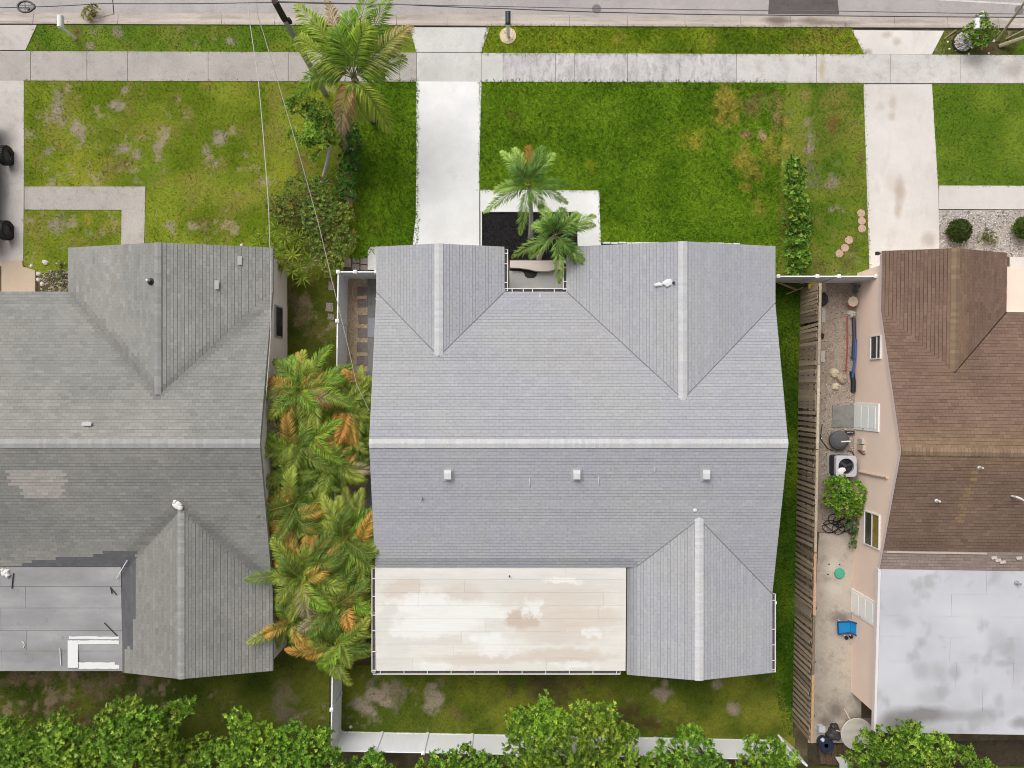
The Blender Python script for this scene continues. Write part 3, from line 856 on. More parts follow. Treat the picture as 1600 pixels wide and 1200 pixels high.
M['vent'] = mat_plain('vent_paint', C(216, 216, 218), .5, .05)
for cx in (700, 901, 1103):        # box vents on the rear slope
    X, Y, _ = A(cx, 741, 3.85)
    z = zc_rear(Y)
    b = MB(); w2 = 0.145
    prof = [(Y + 0.2, z - 0.0), (Y + 0.17, z + 0.17), (Y + 0.05, z + 0.21), (Y - 0.2, z + 0.20), (Y - 0.22, z + 0.12), (Y - 0.19, z + 0.10), (Y - 0.19, z - 0.06)]
    wall_block(b, prof, X - w2, X + w2, 'x')
    v_ = b.build('roof_vent', M['vent'], hc)
    b = MB(); b.quads([[(X - w2 - .09, Y + .28, zc_rear(Y + .28) + .034), (X + w2 + .09, Y + .28, zc_rear(Y + .28) + .034), (X + w2 + .09, Y - .30, zc_rear(Y - .3) + .034), (X - w2 - .09, Y - .30, zc_rear(Y - .3) + .034)]][0:1], C(184, 184, 186))
    b.build('vent_flange', M['paint'], v_)
# plumbing vents with mastic
b = MB(); X, Y, z = A(1044, 442, 3.58); blob(b, X, Y, z - 0.02, 0.17, 0.05, 11, C(236, 236, 238), 3, 1.5); blob(b, X - 0.4, Y - 0.06, z - 0.12, 0.09, 0.06, 9, C(236, 236, 238), 4, 2.4)
mst = b.build('roof_sealant', M['paint'], hc)
b = MB(); b.lathe(X + 0.22, Y, [(0.05, z - 0.1), (0.05, z + 0.13), (0.035, z + 0.13)], 10); b.build('vent_pipe', M['dark'], hc)
b = MB(); X, Y, z = A(659, 778, 3.5); b.lathe(X, Y, [(0.05, z - 0.1), (0.045, z + 0.2)], 10); b.build('vent_pipe', M['metal'], hc)
b = MB(); X, Y, z = A(1086, 797, 3.40); blob(b, X, Y, z - 0.02, 0.1, 0.06, 9, C(228, 228, 228), 6); b.build('roof_sealant', M['paint'], hc)
# scuffs of pale caulk on the rear slope
for cx, cy, dx, dy in ((935, 748, .03, .28), (827, 750, .025, .35), (1021, 732, .02, .15), (1096, 749, .03, .1), (590, 467, .12, .04), (844, 462, .05, .12)):
    X, Y, z = A(cx, cy, 3.6 if cy > 500 else 2.6)
    z = zc_rear(Y) if cy > 500 else 2.6
    z = z if cy > 500 else (2.5 + 0.25 * (X - XL) if X < -3 else ZR - S1 * (Y - YR))
    b = MB(); blob(b, X, Y, z + 0.02, dy, 0.02, 7, C(206, 206, 208), int(cx), dx / dy); b.build('caulk_mark', M['paint'], hc)

# entry court between the front wings
ec = MB(); ec.prism([A2(796, 424), A2(884, 424), A2(884, 470), A2(796, 470)], 0, 0.16); tag(ec.build('entry_slab', mat_concrete('entry_concrete', C(206, 203, 200), C(186, 182, 178), 0.3, 0.8, 0.08)), kind='structure')
outl = [(797, 407), (884, 407), (884, 420.5), (866, 421), (857, 423.5), (838, 423.5), (828, 421), (812, 418.5), (797, 418)]
b = MB(); b.prism([A2(x, y, .45) for x, y in outl], 0.0, 0.45); e0 = A(840, 415)
tag(b.build('garden_wall', mat_plain('cream_wall', C(236, 222, 212), 0.8, 0.04), base=(e0[0], e0[1], 0)), 'low cream garden wall between mulch bed and entry slab', 'wall')
mo = [(797, 418.5), (884, 418.5), (884, 421.5), (860, 423.2), (842, 424.5), (839, 426.5), (838, 431), (834, 434), (824, 434), (820, 431), (819, 426.5), (816, 424), (797, 421)]
b = MB(); b.prism([A2(x, y, .2) for x, y in mo], 0.16, 0.19); e0 = A(829, 427)
tag(b.build('door_mat', M['black'], base=(e0[0], e0[1], 0.16)), 'black mat with a square tongue on the entry slab', 'mat')

# ---- the weathered grey house on the left
hl = root('house', (-17, -2.2, 0), 'weathered olive grey shingled house at the left edge', 'house')
LX0, LX1 = -30.0, -10.5
LYF, LYW = 4.33, 6.26
zlw = 3.62; xlc = -14.98
ltip = YR + (ZR - zlw) / S1
l_main_f = [(LX0, YR, ZR), (LX1, YR, ZR), (LX1, LYF, 2.5), (xlc, ltip, zlw), (-19.46, LYF, 2.5), (LX0, LYF, 2.5)]
l_fw = [[(-19.46, LYW, 2.5), (xlc, LYW, zlw), (xlc, ltip, zlw), (-19.46, LYF, 2.5)], [(LX1, LYW, 2.5), (xlc, LYW, zlw), (xlc, ltip, zlw), (LX1, LYF, 2.5)]]
LYP = -7.67; zrw = 3.4; xrc = -14.1; rtip = YR - (ZR - zrw) / S1
xlv = xrc - (zrw - ZP) / 0.25
l_main_r = [(LX1, YR, ZR), (LX0, YR, ZR), (LX0, LYP, ZP), (xlv, LYP, ZP), (xrc, rtip, zrw), (LX1, YR - 1.6 / S1, 2.5)]
l_rw = [[(-17.0, -12.3, 2.68), (xrc, -12.3, zrw), (xrc, rtip, zrw), (xlv, LYP, ZP), (-17.0, LYP, 2.68)], [(LX1, -12.3, 2.5), (xrc, -12.3, zrw), (xrc, rtip, zrw), (LX1, YR - 1.6 / S1, 2.5)]]
planes_l = [l_main_f, l_main_r] + l_fw + l_rw
M['fascia_l'] = mat_plain('grey_fascia', C(172, 170, 166), 0.7)
roof_l = deck(planes_l, [M['underlay_w'], M['fascia_l']], hl)
OL1, OL2 = C(166, 164, 157), C(152, 152, 147)


def col_l(p):
    x, y = px_of(p)
    f = fbm(np.array([p[0]]), np.array([p[1]]), 3.0, 4, 8)[0]
    t = min(max((f - 0.33) / 0.34, 0), 1)
    c = OL1 * (1 - t) + OL2 * t
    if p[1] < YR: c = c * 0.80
    c = c * (0.94 + 0.12 * fbm(np.array([p[0]]), np.array([p[1]]), 0.7, 2, 1)[0])
    for (ax, ay), (bx2, by2) in (((112, 462), (247, 612)), ((425, 470), (247, 612)), ((205, 862), (281, 790)), ((420, 905), (281, 790))):
        tq = max(0, min(1, ((x - ax) * (bx2 - ax) + (y - ay) * (by2 - ay)) / ((bx2 - ax) ** 2 + (by2 - ay) ** 2)))     # mildew washed down the valleys
        dq = math.hypot(x - ax - tq * (bx2 - ax), y - ay - tq * (by2 - ay))
        c = c * (1 - .26 * math.exp(-(dq / 9.0) ** 2))
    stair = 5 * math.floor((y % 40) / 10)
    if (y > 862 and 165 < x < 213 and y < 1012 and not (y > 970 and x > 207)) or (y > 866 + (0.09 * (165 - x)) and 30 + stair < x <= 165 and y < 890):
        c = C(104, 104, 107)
    if 732 < y < 779 and 12 + 10 * math.floor((y - 732) / 14) * (y > 760) < x < 100 + stair * 0.4:
        c = C(172, 166, 160)
    return c


Q, K = [], []
r1 = np.random.default_rng(22)
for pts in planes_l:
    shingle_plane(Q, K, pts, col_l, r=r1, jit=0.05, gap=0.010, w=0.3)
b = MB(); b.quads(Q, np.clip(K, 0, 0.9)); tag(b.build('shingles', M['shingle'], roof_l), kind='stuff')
capl = [C(176, 175, 172), C(181, 180, 177), C(171, 170, 167), C(174, 174, 171)]
capl2 = [C(160, 159, 156), C(166, 166, 162), C(154, 154, 150)]
ridge_caps(roof_l, (-24.6, YR, ZR), (LX1, YR, ZR), S1, S1, capl, M['shingle'], seed=5)
ridge_caps(roof_l, (xlc, LYW, zlw), (xlc, ltip, zlw), .25, .25, capl2, M['shingle'], seed=6, hw=0.15)
ridge_caps(roof_l, (xrc, -12.3, zrw), (xrc, rtip + .1, zrw), .22, .25, capl2, M['shingle'], seed=7, hw=0.15)
wb = MB()
M['wall_l'] = mat_plain('mauve_stucco', np.array((.80, .70, .63)), 0.9, 0.05, 1.0)
wall_block(wb, [(-7.3, 0), (4.0, 0), (4.0, 2.38), (YR, 3.9), (-7.3, 2.6)], -29.5, LX1 - 0.12, 'x')
wall_block(wb, [(-19.1, 0), (LX1 - 0.13, 0), (LX1 - 0.13, 2.36), (xlc, 3.4), (-19.1, 2.36)], 2.5, 5.9, 'y')
wall_block(wb, [(-16.6, 0), (LX1 - 0.13, 0), (LX1 - 0.13, 2.36), (xrc, 3.2), (-16.6, 2.45)], -12.0, -7.0, 'y')
wb.build('wall', M['wall_l'], hl)
# flat roof of the left house in sheets
m_fl, n, p, o = new_mat('grey_membrane')
c1 = ramp(n, noise(n, 0.5, 7, 0.6, (0.7, 1.6, 1)), [(0.32, C(146, 144, 144)), (0.5, C(160, 159, 160)), (0.7, C(182, 181, 179))])
n.links.new(mix(n, ramp(n, noise(n, 1.4, 8, 0.7), [(0.6, W0), (0.75, W1)]), c1, C(126, 122, 124)), p.inputs['Base Color'])
p.inputs['Roughness'].default_value = 0.7
b = MB(); b.prism([(-30, LYP), (-17.0, LYP), (-17.0, -12.3), (-30, -12.3)], [2.5, 2.5, 2.4, 2.4], [2.69, 2.69, 2.53, 2.53])
fl = b.build('flat_roof', M['fascia_l'], hl)
ys = [-7.68, -8.55, -9.5, -10.5, -11.4, -12.29]
r2 = np.random.default_rng(9)
for i in range(5):
    cuts = [-29.9] + ([-24.0, -21.2] if i % 2 else [-22.3]) + [-17.02]
    for j in range(len(cuts) - 1):
        x0, x1 = cuts[j], cuts[j + 1] - 0.012; y0, y1 = ys[i], ys[i + 1] + 0.016
        z0, z1 = 2.735 + (y0 - LYP) * 0.034, 2.735 + (y1 - LYP) * 0.034
        b = MB(); b.prism([(x0, y0), (x1, y0), (x1, y1), (x0, y1)], [z0 - .035, z0 - .035, z1 - .03, z1 - .03], [z0, z0, z1 + .008, z1 + .008])
        b.build('roof_sheet', m_fl, fl)


def flat_l(px, py):
    p_ = A(px, py, 2.68); return p_[0], p_[1], 2.745 + (p_[1] - LYP) * 0.034


mw = MB()                                           # white coating brushed round a patch
for x0, x1, y0, y1 in ((107, 185, 995, 999), (105, 121, 1001, 1044), (121.3, 185, 1001, 1007), (105, 178, 1036, 1040), (121.3, 185, 1040.2, 1046)):
    a_, b_ = flat_l(x0, y0), flat_l(x1, y1)
    n_ = 14
    xs_ = np.linspace(a_[0], b_[0], n_)
    top = [(x, a_[1] + 0.03 * (r2.random() - .5)) for x in xs_]; bot = [(x, b_[1] + 0.03 * (r2.random() - .5)) for x in xs_[::-1]]
    mw.prism(top + bot, a_[2] + 0.0, a_[2] + 0.012)
mw.build('white_coating', M['white'], fl)
for (x0, y0, x1, y1, c_) in ((23, 895, 20, 919, 'dark'), (204, 873, 185, 902, 'white'), (163, 973, 183, 994, 'dark'), (173, 917, 183, 929, 'dark'), (174, 917, 176, 927, 'dark'), (93, 1013, 94, 1040, 'white')):
    a_, b_ = flat_l(x0, y0), flat_l(x1, y1)
    zz = 0.03 if x0 < 200 else 0.09
    b = MB(); b.tube([(a_[0], a_[1], a_[2] + zz + (.1 if x0 > 200 else 0)), (b_[0], b_[1], b_[2] + zz)], 0.022, 6)
    tag(b.build('stick', M[c_], base=(a_[0], a_[1], a_[2])), {23: 'short dark rod with a foot on the left flat roof', 204: 'pale stick leaning across the inner corner of the left flat roof', 163: 'dark stick beside the white coated patch on the flat roof', 173: 'bent dark wire lying on the left flat roof', 174: 'short dark wire next to the bent wire on the left flat roof', 93: 'thin white strip lying left of the white coated patch'}[x0], 'stick')
b = MB(); a_ = flat_l(34, 1008); t_ = np.linspace(-1.2, 1.6, 9); b.tube([(a_[0] + .1 * math.cos(q), a_[1] + .13 * math.sin(q), a_[2] + .03) for q in t_], 0.018, 6)
tag(b.build('hose_scrap', M['white'], base=a_), 'short curved white scrap on the left flat roof', 'scrap')
# white mastic lumps and pipes
for cx, cy, z_, rr in ((277, 789, 3.47, .23), (8, 895, 2.76, .19)):
    X, Y, z = A(cx, cy, z_)
    b = MB(); blob(b, X, Y, z - 0.02, rr, 0.12, 10, C(240, 238, 232), cx); blob(b, X + .12, Y - .1, z, rr * .55, 0.1, 9, C(244, 242, 238), cx + 1); blob(b, X - .08, Y + .14, z, rr * .5, 0.12, 9, C(240, 238, 234), cx + 2)
    b.build('roof_sealant', M['paint'], hl)
X, Y, z = A(236, 440, 3.56)
b = MB(); b.lathe(X, Y, [(0.17, z - .1), (0.15, z + .02), (0.07, z + .06), (.06, z + .1)], 14); bo = b.build('pipe_boot', M['black'], hl)
b = MB(); b.lathe(X - .03, Y + .03, [(0.045, z), (0.045, z + .32), (.03, z + .32)], 10); b.build('vent_pipe', M['white'], hl)
for cx, cy, wx, wy_, z_ in ((375, 407, .085, .19, 2.86), (339, 445, .085, .19, 3.12), (136, 662, .2, .085, 3.98)):
    X, Y, z = A(cx, cy, z_)
    b = MB(); sx = -0.25 if wx < wy_ else 0; sy = -0.245 if wx > wy_ else 0
    b.quads([[(X - wx, Y - wy_, z - sx * wx * -1 * -1 - sy * wy_ + .04), (X + wx, Y - wy_, z + sx * wx - sy * wy_ + .04), (X + wx, Y + wy_, z + sx * wx + sy * wy_ + .04), (X - wx, Y + wy_, z - sx * wx + sy * wy_ + .04)]], C(190, 190, 188))
    b.build('replaced_shingle', M['paint'], hl)
# shutters seen on the side wall
for py0, py1, z0, z1 in ((478, 528, 0.9, 1.9), (780, 812, 0.9, 1.9)):
    y0, y1 = A2(430, py0, 1.4)[1], A2(430, py1, 1.4)[1]
    b = MB(); b.box(LX1 - .13, LX1 - .06, y1, y0, z0, z1); wdw = b.build('window', M['fascia_l'], hl)
    b = MB(); b.box(LX1 - .062, LX1 - .05, y1 + .08, y0 - .08, z0 + .08, z1 - .08); b.build('pane', M['glass'], wdw)

# ---- the brown shingled house on the right, turned a hair clockwise
hr = root('house', (16.22, 0, 0), 'pink stucco house with brown shingles and a pale grey flat roof', 'house')
hr.rotation_euler = (0, 0, -0.0155)
S3 = 0.30; ZR3 = 4.31; YR3 = -2.51; RX0, RX1 = 16.14, 30.0
RYF = YR3 + (ZR3 - 2.5) / S3; RYW = 6.12; RYP = -7.75; ZP3 = ZR3 - S3 * (YR3 - RYP)
zw3 = 3.32; xc3 = 18.88; tip3 = YR3 + (ZR3 - zw3) / S3
r_main_f = [(RX0, YR3, ZR3), (RX1, YR3, ZR3), (RX1, RYF, 2.5), (21.62, RYF, 2.5), (xc3, tip3, zw3), (RX0, RYF, 2.5)]
r_fw = [[(RX0, RYW, 2.5), (xc3, RYW, zw3), (xc3, tip3, zw3), (RX0, RYF, 2.5)], [(21.62, RYW, 2.5), (xc3, RYW, zw3), (xc3, tip3, zw3), (21.62, RYF, 2.5)]]
r_main_r = [(RX1, YR3, ZR3), (RX0, YR3, ZR3), (RX0, RYP, ZP3), (RX1, RYP, ZP3)]
planes_r = [r_main_f, r_main_r] + r_fw
M['fascia_r'] = mat_plain('pink_white_fascia', C(234, 214, 212), 0.6, 0.03)
roof_r = deck(planes_r, [M['underlay_b'], M['fascia_r']], hr, 0.19)
BR1, BR2 = C(136, 112, 97), C(126, 103, 89)


def col_r(p):
    x, y = px_of(p)
    f = fbm(np.array([p[0]]), np.array([p[1]]), 2.2, 4, 5)[0]
    t = min(max((f - 0.33) / 0.34, 0), 1)
    c = BR1 * (1 - t) + BR2 * t
    g_ = fbm(np.array([p[0]]), np.array([p[1]]), 0.9, 2, 15)[0]
    c = c * (0.91 + 0.18 * g_)
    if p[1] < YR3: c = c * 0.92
    if y > 862: c = C(160, 142, 132)
    m_ = math.exp(-((y - 700) / 26.0) ** 2) * 0.45 if x > 1405 else 0
    m_ = max(m_, 0.3 * math.exp(-((x - 1494) / 16.0) ** 2) * (y < 580))
    sx_ = 1500 + (1528 - 1500) * (815 - y) / 85.0
    if 730 < y < 815: m_ = max(m_, 0.75 * math.exp(-((x - sx_) / 5.5) ** 2))
    c = c * (1 - m_) + C(158, 132, 98) * m_
    return c


Q, K = [], []
r1 = np.random.default_rng(23)
for pts in planes_r:
    shingle_plane(Q, K, pts, col_r, r=r1, jit=0.065, gap=0.014, e=0.15, w=0.3)
b = MB(); b.quads(Q, np.clip(K, 0, 0.9)); tag(b.build('shingles', M['shingle'], roof_r), kind='stuff')
capr = [C(148, 126, 104), C(156, 132, 108), C(140, 118, 98)]
ridge_caps(roof_r, (RX0, YR3, ZR3), (24.6, YR3, ZR3), S3, S3, capr, M['shingle'], seed=8, hw=.17)
ridge_caps(roof_r, (xc3, RYW, zw3), (xc3, tip3, zw3), .3, .3, capr, M['shingle'], seed=9)
for p0, p1 in (((21.62, RYF, 2.5), (xc3, tip3, zw3)),):
    vf = MB(); vf.tube([np.array(p0) + (0, 0, .015), np.array(p1) + (0, 0, .015)], .03, 5); vf.build('valley_flashing', M['underlay_b'], roof_r)
WX = 16.24
wb = MB()
wall_block(wb, [(-7.75, 0), (5.55, 0), (5.55, 2.32), (RYF, 2.32), (YR3, 4.1), (-7.75, 2.5)], WX, 29, 'x')
wall_block(wb, [(-14.25, 0), (-7.752, 0), (-7.752, 2.48), (-14.25, 2.28)], WX - 0.002, 29, 'x')
wb.build('wall', M['pink_stucco'], hr)
b = MB(); b.prism([(RX0 - 0.05, RYP - .02), (30, RYP - .02), (30, -15.0), (RX0 - 0.05, -15.0)], [2.45, 2.45, 2.3, 2.3], [2.70, 2.70, 2.52, 2.52])
fr = b.build('flat_roof', mat_plain('white_fascia', C(238, 230, 228), .6, .03), hr)
m_fr, n, p, o = new_mat('pale_membrane')
c1 = ramp(n, noise(n, 0.45, 5, 0.5), [(0.3, C(196, 196, 200)), (0.5, C(208, 208, 214)), (0.7, C(216, 216, 220))])
k1 = ramp(n, noise(n, 0.75, 4, 0.5, (1.0, 0.8, 1), (21.3, 4.4, 0)), [(0.56, W0), (0.66, (0.75,) * 3)])
c2 = mix(n, k1, c1, C(176, 176, 178))
geo = n.nodes.new('ShaderNodeNewGeometry')
wob = n.nodes.new('ShaderNodeTexNoise'); wob.inputs['Scale'].default_value = 1.3; wob.inputs['Detail'].default_value = 5
n.links.new(geo.outputs['Position'], wob.inputs['Vector'])
wv = n.nodes.new('ShaderNodeVectorMath'); wv.operation = 'MULTIPLY_ADD'
n.links.new(wob.outputs['Color'], wv.inputs[0]); wv.inputs[1].default_value = (.5, .5, 0); n.links.new(geo.outputs['Position'], wv.inputs[2])
# dirt left by dried puddles and soot along the back edge
for cx, cy, sx_, sy_, st_ in ((1440, 1048, .5, .45, .8), (1467, 1048, .5, .55, .8), (1493, 1050, .38, .5, 1), (1437, 1003, .4, .3, .7), (1412, 972, .5, .4, .6), (1563, 1097, .3, .4, .8), (1565, 1037, .4, .25, 1), (1543, 1030, .35, .35, .7), (1522, 1028, .3, .3, .6), (1430, 942, .3, .3, .5), (1590, 1030, .6, 1.6, .7), (1555, 1000, .5, 1.0, .5), (1530, 1080, .5, .7, .5), (1440, 1117, 2.0, .5, 1.6), (1395, 1128, .8, .5, 1.5), (1520, 1117, 1.6, .35, 1.0), (1600, 1130, .8, .4, 1.2), (1450, 1090, .9, .5, .6)):
    ce = A(cx, cy, 2.62)
    mp = n.nodes.new('ShaderNodeMapping'); mp.vector_type = 'TEXTURE'
    mp.inputs['Location'].default_value = (ce[0] + .25, ce[1] + .25, 2.6); mp.inputs['Scale'].default_value = (sx_, sy_, 5)
    n.links.new(wv.outputs[0], mp.inputs['Vector'])
    ln = n.nodes.new('ShaderNodeVectorMath'); ln.operation = 'LENGTH'; n.links.new(mp.outputs[0], ln.inputs[0])
    k_ = ramp(n, ln.outputs['Value'], [(0.35, (min(1, .56 * st_),) * 3), (1.0, W0)])
    c2 = mix(n, k_, c2, C(166, 165, 167) if st_ < 1.1 else C(138, 134, 134))
n.links.new(c2, p.inputs['Base Color']); p.inputs['Roughness'].default_value = 0.65
rows = [888, 926, 961, 994, 1033, 1073, 1111, 1146]
for i in range(7):
    y0 = A2(1400, rows[i], 2.72)[1]; y1 = A2(1400, rows[i + 1], 2.6)[1] + .016
    if i == 0: y0 = RYP - .03
    if i == 6: y1 = -14.98
    cuts = [RX0 + .06] + ([19.3] if i in (1, 3) else [20.8] if i in (0, 5) else [19.6, 22.1] if i == 4 else []) + [29.9]
    for j in range(len(cuts) - 1):
        x0, x1 = cuts[j], cuts[j + 1] - .01
        z0, z1 = 2.735 + (y0 - RYP) * .025, 2.735 + (y1 - RYP) * .025
        b = MB(); b.prism([(x0, y0), (x1, y0), (x1, y1), (x0, y1)], [z0 - .06, z0 - .06, z1 - .06, z1 - .06], [z0, z0, z1 + .008, z1 + .008])
        b.build('roof_sheet', m_fr, fr)
b = MB(); X, Y, z = A(1592, 907, 2.72); b.lathe(X, Y, [(.1, z), (.1, z + .06), (.05, z + .07), (.05, z + .3)], 12); b.build('vent_pipe', M['metal'], hr)
for cx, cy, col_, rr in ((1529, 728, C(206, 200, 196), .1), (1473, 783, C(230, 228, 226), .1)):
    X, Y, z = A(cx, cy, 4.0); z = ZR3 - S3 * (YR3 - Y)
    b = MB(); blob(b, X, Y, z - .02, rr, .08, 9, col_, cx); b.lathe(X, Y, [(.045, z), (.045, z + .25), (.03, z + .25)], 10, col_); b.build('vent_pipe', M['paint'], hr)
X, Y, z = A(1592, 776, 3.9); z = ZR3 - S3 * (YR3 - Y)
b = MB(); b.tube([(X - .15, Y + .08, z + .05), (X - .12, Y + .08, z + .3), (X, Y + .02, z + .42), (X + .2, Y - .1, z + .4), (X + .35, Y - .25, z + .3)], .045, 8, C(220, 220, 216)); b.build('gooseneck_vent', M['paint'], hr)
# loose flashing edge above the flat roof
b = MB(); y_ = A2(1400, 861, 2.85)[1]; zz = ZR3 - S3 * (YR3 - y_)
b.box(16.3, 20.6, y_ - .05, y_ + .03, zz, zz + .035); b.build('flashing', mat_plain('pale_flashing', C(200, 184, 170), .7), hr)
for cx, cy in ((1555, 868), (1562, 872), (1570, 875), (1594, 868)):
    X, Y, z = A(cx, cy, 2.85); z = ZR3 - S3 * (YR3 - Y)
    b = MB(); b.obox((X, Y, z + .04), (.12, .02, 0), (-.02, .06, 0), (0, 0, .012), C(210, 200, 190)); b.build('loose_flashing', M['paint'], hr)


def wallpt(px, py):
    """point of the pink side wall seen at this photo pixel -> (Y, z)"""
    Y = 0.0; z = 1.0
    for _ in range(6):
        X = WX + 0.0155 * Y
        z = H * (1 - X * F / (px - NX))
        Y = (NY - py) / F * (H - z) / H
    return Y, z


def wall_window(x0, x1, y0, y1, name, splits, cols):
    Ya, za = wallpt(x0, y0); Yb, zb = wallpt(x0, y1); zc = wallpt(x1, y0)[1]
    y_hi, y_lo = Ya, Yb
    b = MB(); t = .05
    for q in ((y_lo, y_hi, za, za + t), (y_lo, y_hi, zc - t, zc), (y_lo, y_lo + t, za + t, zc - t), (y_hi - t, y_hi, za + t, zc - t)):
        b.box(WX - .07, WX + .02, q[0], q[1], q[2], q[3])
    for s in splits:
        zz_ = za + (zc - za) * s
        b.box(WX - .05, WX + .01, y_lo + t, y_hi - t, zz_ - .03, zz_ + .03)
    o_ = b.build(name, M['white'], hr)
    ed = [za + t] + [za + (zc - za) * s for s in splits] + [zc - t]
    for i in range(len(ed) - 1):
        b = MB(); b.box(WX - .025, WX + .005, y_lo + t, y_hi - t, ed[i], ed[i + 1] - .001); b.build('pane', cols[i % len(cols)], o_)
    return o_


M['glass_y'] = mat_plain('curtained_glass', C(150, 128, 60), .25, .2, 5)
wall_window(1361.5, 1378, 525, 562, 'window', [.6], [M['glass'], M['glass']])
wall_window(1352, 1376, 797, 850, 'window', [.5], [mat_plain('green_glass', C(74, 72, 60), .2, .1), M['glass_y']])


def wall_door(x0, x1, y0, y1, mat):
    Ya, za = wallpt(x0, y0); Yb, zb = wallpt(x0, y1); zc = min(wallpt(x1, y0)[1], 2.3)
    b = MB(); b.box(WX - .05, WX + .02, Yb, Ya, 0.02, zc); d = b.build('door', mat, hr)
    for i in range(3):
        zz_ = .25 + i * .65
        b = MB(); b.box(WX - .062, WX - .051, Yb + .12, Ya - .12, zz_, zz_ + .5); b.build('door_panel', mat, d)
    b = MB(); b.tube([(WX - .05, Yb + .1, 1.0), (WX - .12, Yb + .1, 1.0)], .03, 8); b.build('handle', M['metal'], d)


wall_door(1339, 1375, 630, 671, mat_plain('pale_green_door', np.array((.82, .85, .82)), .5, .02))
wall_door(1333, 1372, 920, 957, mat_plain('white_door', np.array((.87, .86, .83)), .5, .02))
for (x0, x1, y0, y1, c_, nm) in ((1344, 1351, 685, 693, C(196, 194, 178), 'meter_box'), (1343, 1352, 694, 703, C(210, 186, 164), 'junction_box')):
    Ya, za = wallpt(x0, y0); Yb, zb = wallpt(x0, y1); zc = wallpt(x1, y0)[1]
    b = MB(); b.box(WX - .12, WX + .01, Yb, Ya, za, zc, c_); b.build(nm, M['paint'], hr)
pts = [np.array((WX - .05, wallpt(x, y)[0], wallpt(x, y)[1])) for x, y in ((1345, 737), (1366, 742), (1388, 746))]
b = MB(); b.tube(pts, .06, 8, C(226, 200, 182)); b.build('line_cover', M['paint'], hr)
pts = [np.array((WX - .03, wallpt(x, y)[0], wallpt(x, y)[1])) for x, y in ((1342, 703), (1345, 707), (1350, 710), (1353, 709))]
b = MB(); b.tube(pts, .02, 6, C(130, 100, 80)); b.build('cable', M['paint'], hr)

# ------------------------------------------------------------------ fences
def vinyl_fence(pts, posts, label, h=1.83):
    """white privacy fence along XY points; posts given as distances along each run"""
    o = root('vinyl_fence', (pts[0][0], pts[0][1], 0), label, 'fence')
    for i in range(len(pts) - 1):
        a, b_ = np.array(pts[i]), np.array(pts[i + 1])
        d = b_ - a; L = np.linalg.norm(d); d = d / L; nn = np.array((-d[1], d[0]))
        st = [0.0] + [q for q in posts[i] if 0.2 < q < L - 0.2] + [L]
        d3, n3, z3 = np.append(d, 0), np.append(nn, 0), np.array((0, 0, 1.0))
        for j, s in enumerate(st):
            if j == 0 and i > 0: continue
            c = np.append(a + d * s, 0)
            b = MB(); b.obox(c + z3 * (h + .04) / 2, d3 * .062, n3 * .062, z3 * (h + .04) / 2); po = b.build('post', M['vinyl'], o)
            b = MB(); b.obox(c + z3 * (h + .055), d3 * .078, n3 * .078, z3 * .014)
            b.add([c + z3 * (h + .07) + d3 * x * .07 + n3 * y * .07 for x, y in ((-1, -1), (1, -1), (1, 1), (-1, 1))] + [c + z3 * (h + .11)], [[0, 1, 4], [1, 2, 4], [2, 3, 4], [3, 0, 4]])
            b.build('cap', M['vinyl'], po)
        for j in range(len(st) - 1):
            s0, s1 = st[j] + .064, st[j + 1] - .064
            c = np.append(a + d * (s0 + s1) / 2, 0)
            k = max(1, int((s1 - s0) / .28))
            ws = (s1 - s0) / k
            b = MB()
            for q in range(k):        # tongue and groove boards of one panel, a shallow groove between them
                b.obox(np.append(a + d * (s0 + (q + .5) * ws), 0) + z3 * .92, d3 * (ws / 2 - .004), n3 * .016, z3 * (h / 2 - .07))
            b.obox(c + z3 * .92, d3 * (s1 - s0) / 2, n3 * .010, z3 * (h / 2 - .08))
            pn = b.build('panel', M['vinyl'], o)
            for zz in (.07, h - .05):
                b = MB(); b.obox(c + z3 * zz, d3 * (s1 - s0) / 2, n3 * .026, z3 * .05); b.build('rail', M['vinyl'], pn)
    return o


T = 1.87
fw = [A2(588, 424.5, T), A2(528, 424.5, T), A2(517, 1172, T)]
vinyl_fence(fw, [[.95], [2.2, 4.4, 6.6, 8.8, 11.0, 13.2, 15.4, 17.6, 19.6]], 'white vinyl privacy fence beside the row of palms')
fb = [A2(519.5, 1174, T), A2(1247, 1188, T)]
vinyl_fence(fb, [[1.9, 4.05, 6.15, 8.3, 10.5, 12.6, 14.8, 17.0, 19.2]], 'white vinyl privacy fence along the back yard')
vinyl_fence([A2(1216, 431.5, T), A2(1369, 431.5, T)], [[1.75, 2.72]], 'short white vinyl fence between grey house and pink house')

# weathered board fence, boards on both faces in turn
wf = root('board_fence', (13.6, -5, 0), 'weathered wooden board fence between the grey house and the alley', 'fence')
p0, p1 = A2(1252, 452), A2(1239.5, 1128)
d = p1 - p0; Lf = np.linalg.norm(d); d /= Lf; nn = np.array((-d[1], d[0])) * 1.0      # nn points east
if nn[0] < 0: nn = -nn
ang = math.atan2(d[1], d[0])
bm = []
for k, c_ in enumerate(((166, 150, 126), (150, 134, 114), (178, 160, 136), (138, 124, 106), (158, 144, 128))):
    b = MB(); hh = 1.98
    prof = [(-.072, 0), (.072, 0), (.072, hh), (-.072, hh + .0)]
    b.obox((0, 0, hh / 2), (.072, 0, 0), (0, .010, 0), (0, 0, hh / 2), C(*c_))
    o_ = b.build('board', M['board']); o_.parent = wf; BASE[o_.name] = BASE[wf.name]; bm.append(o_.data)
    if k: bpy.data.objects.remove(o_)
    else: first = o_
s = .08; i = 0; rf = np.random.default_rng(31)
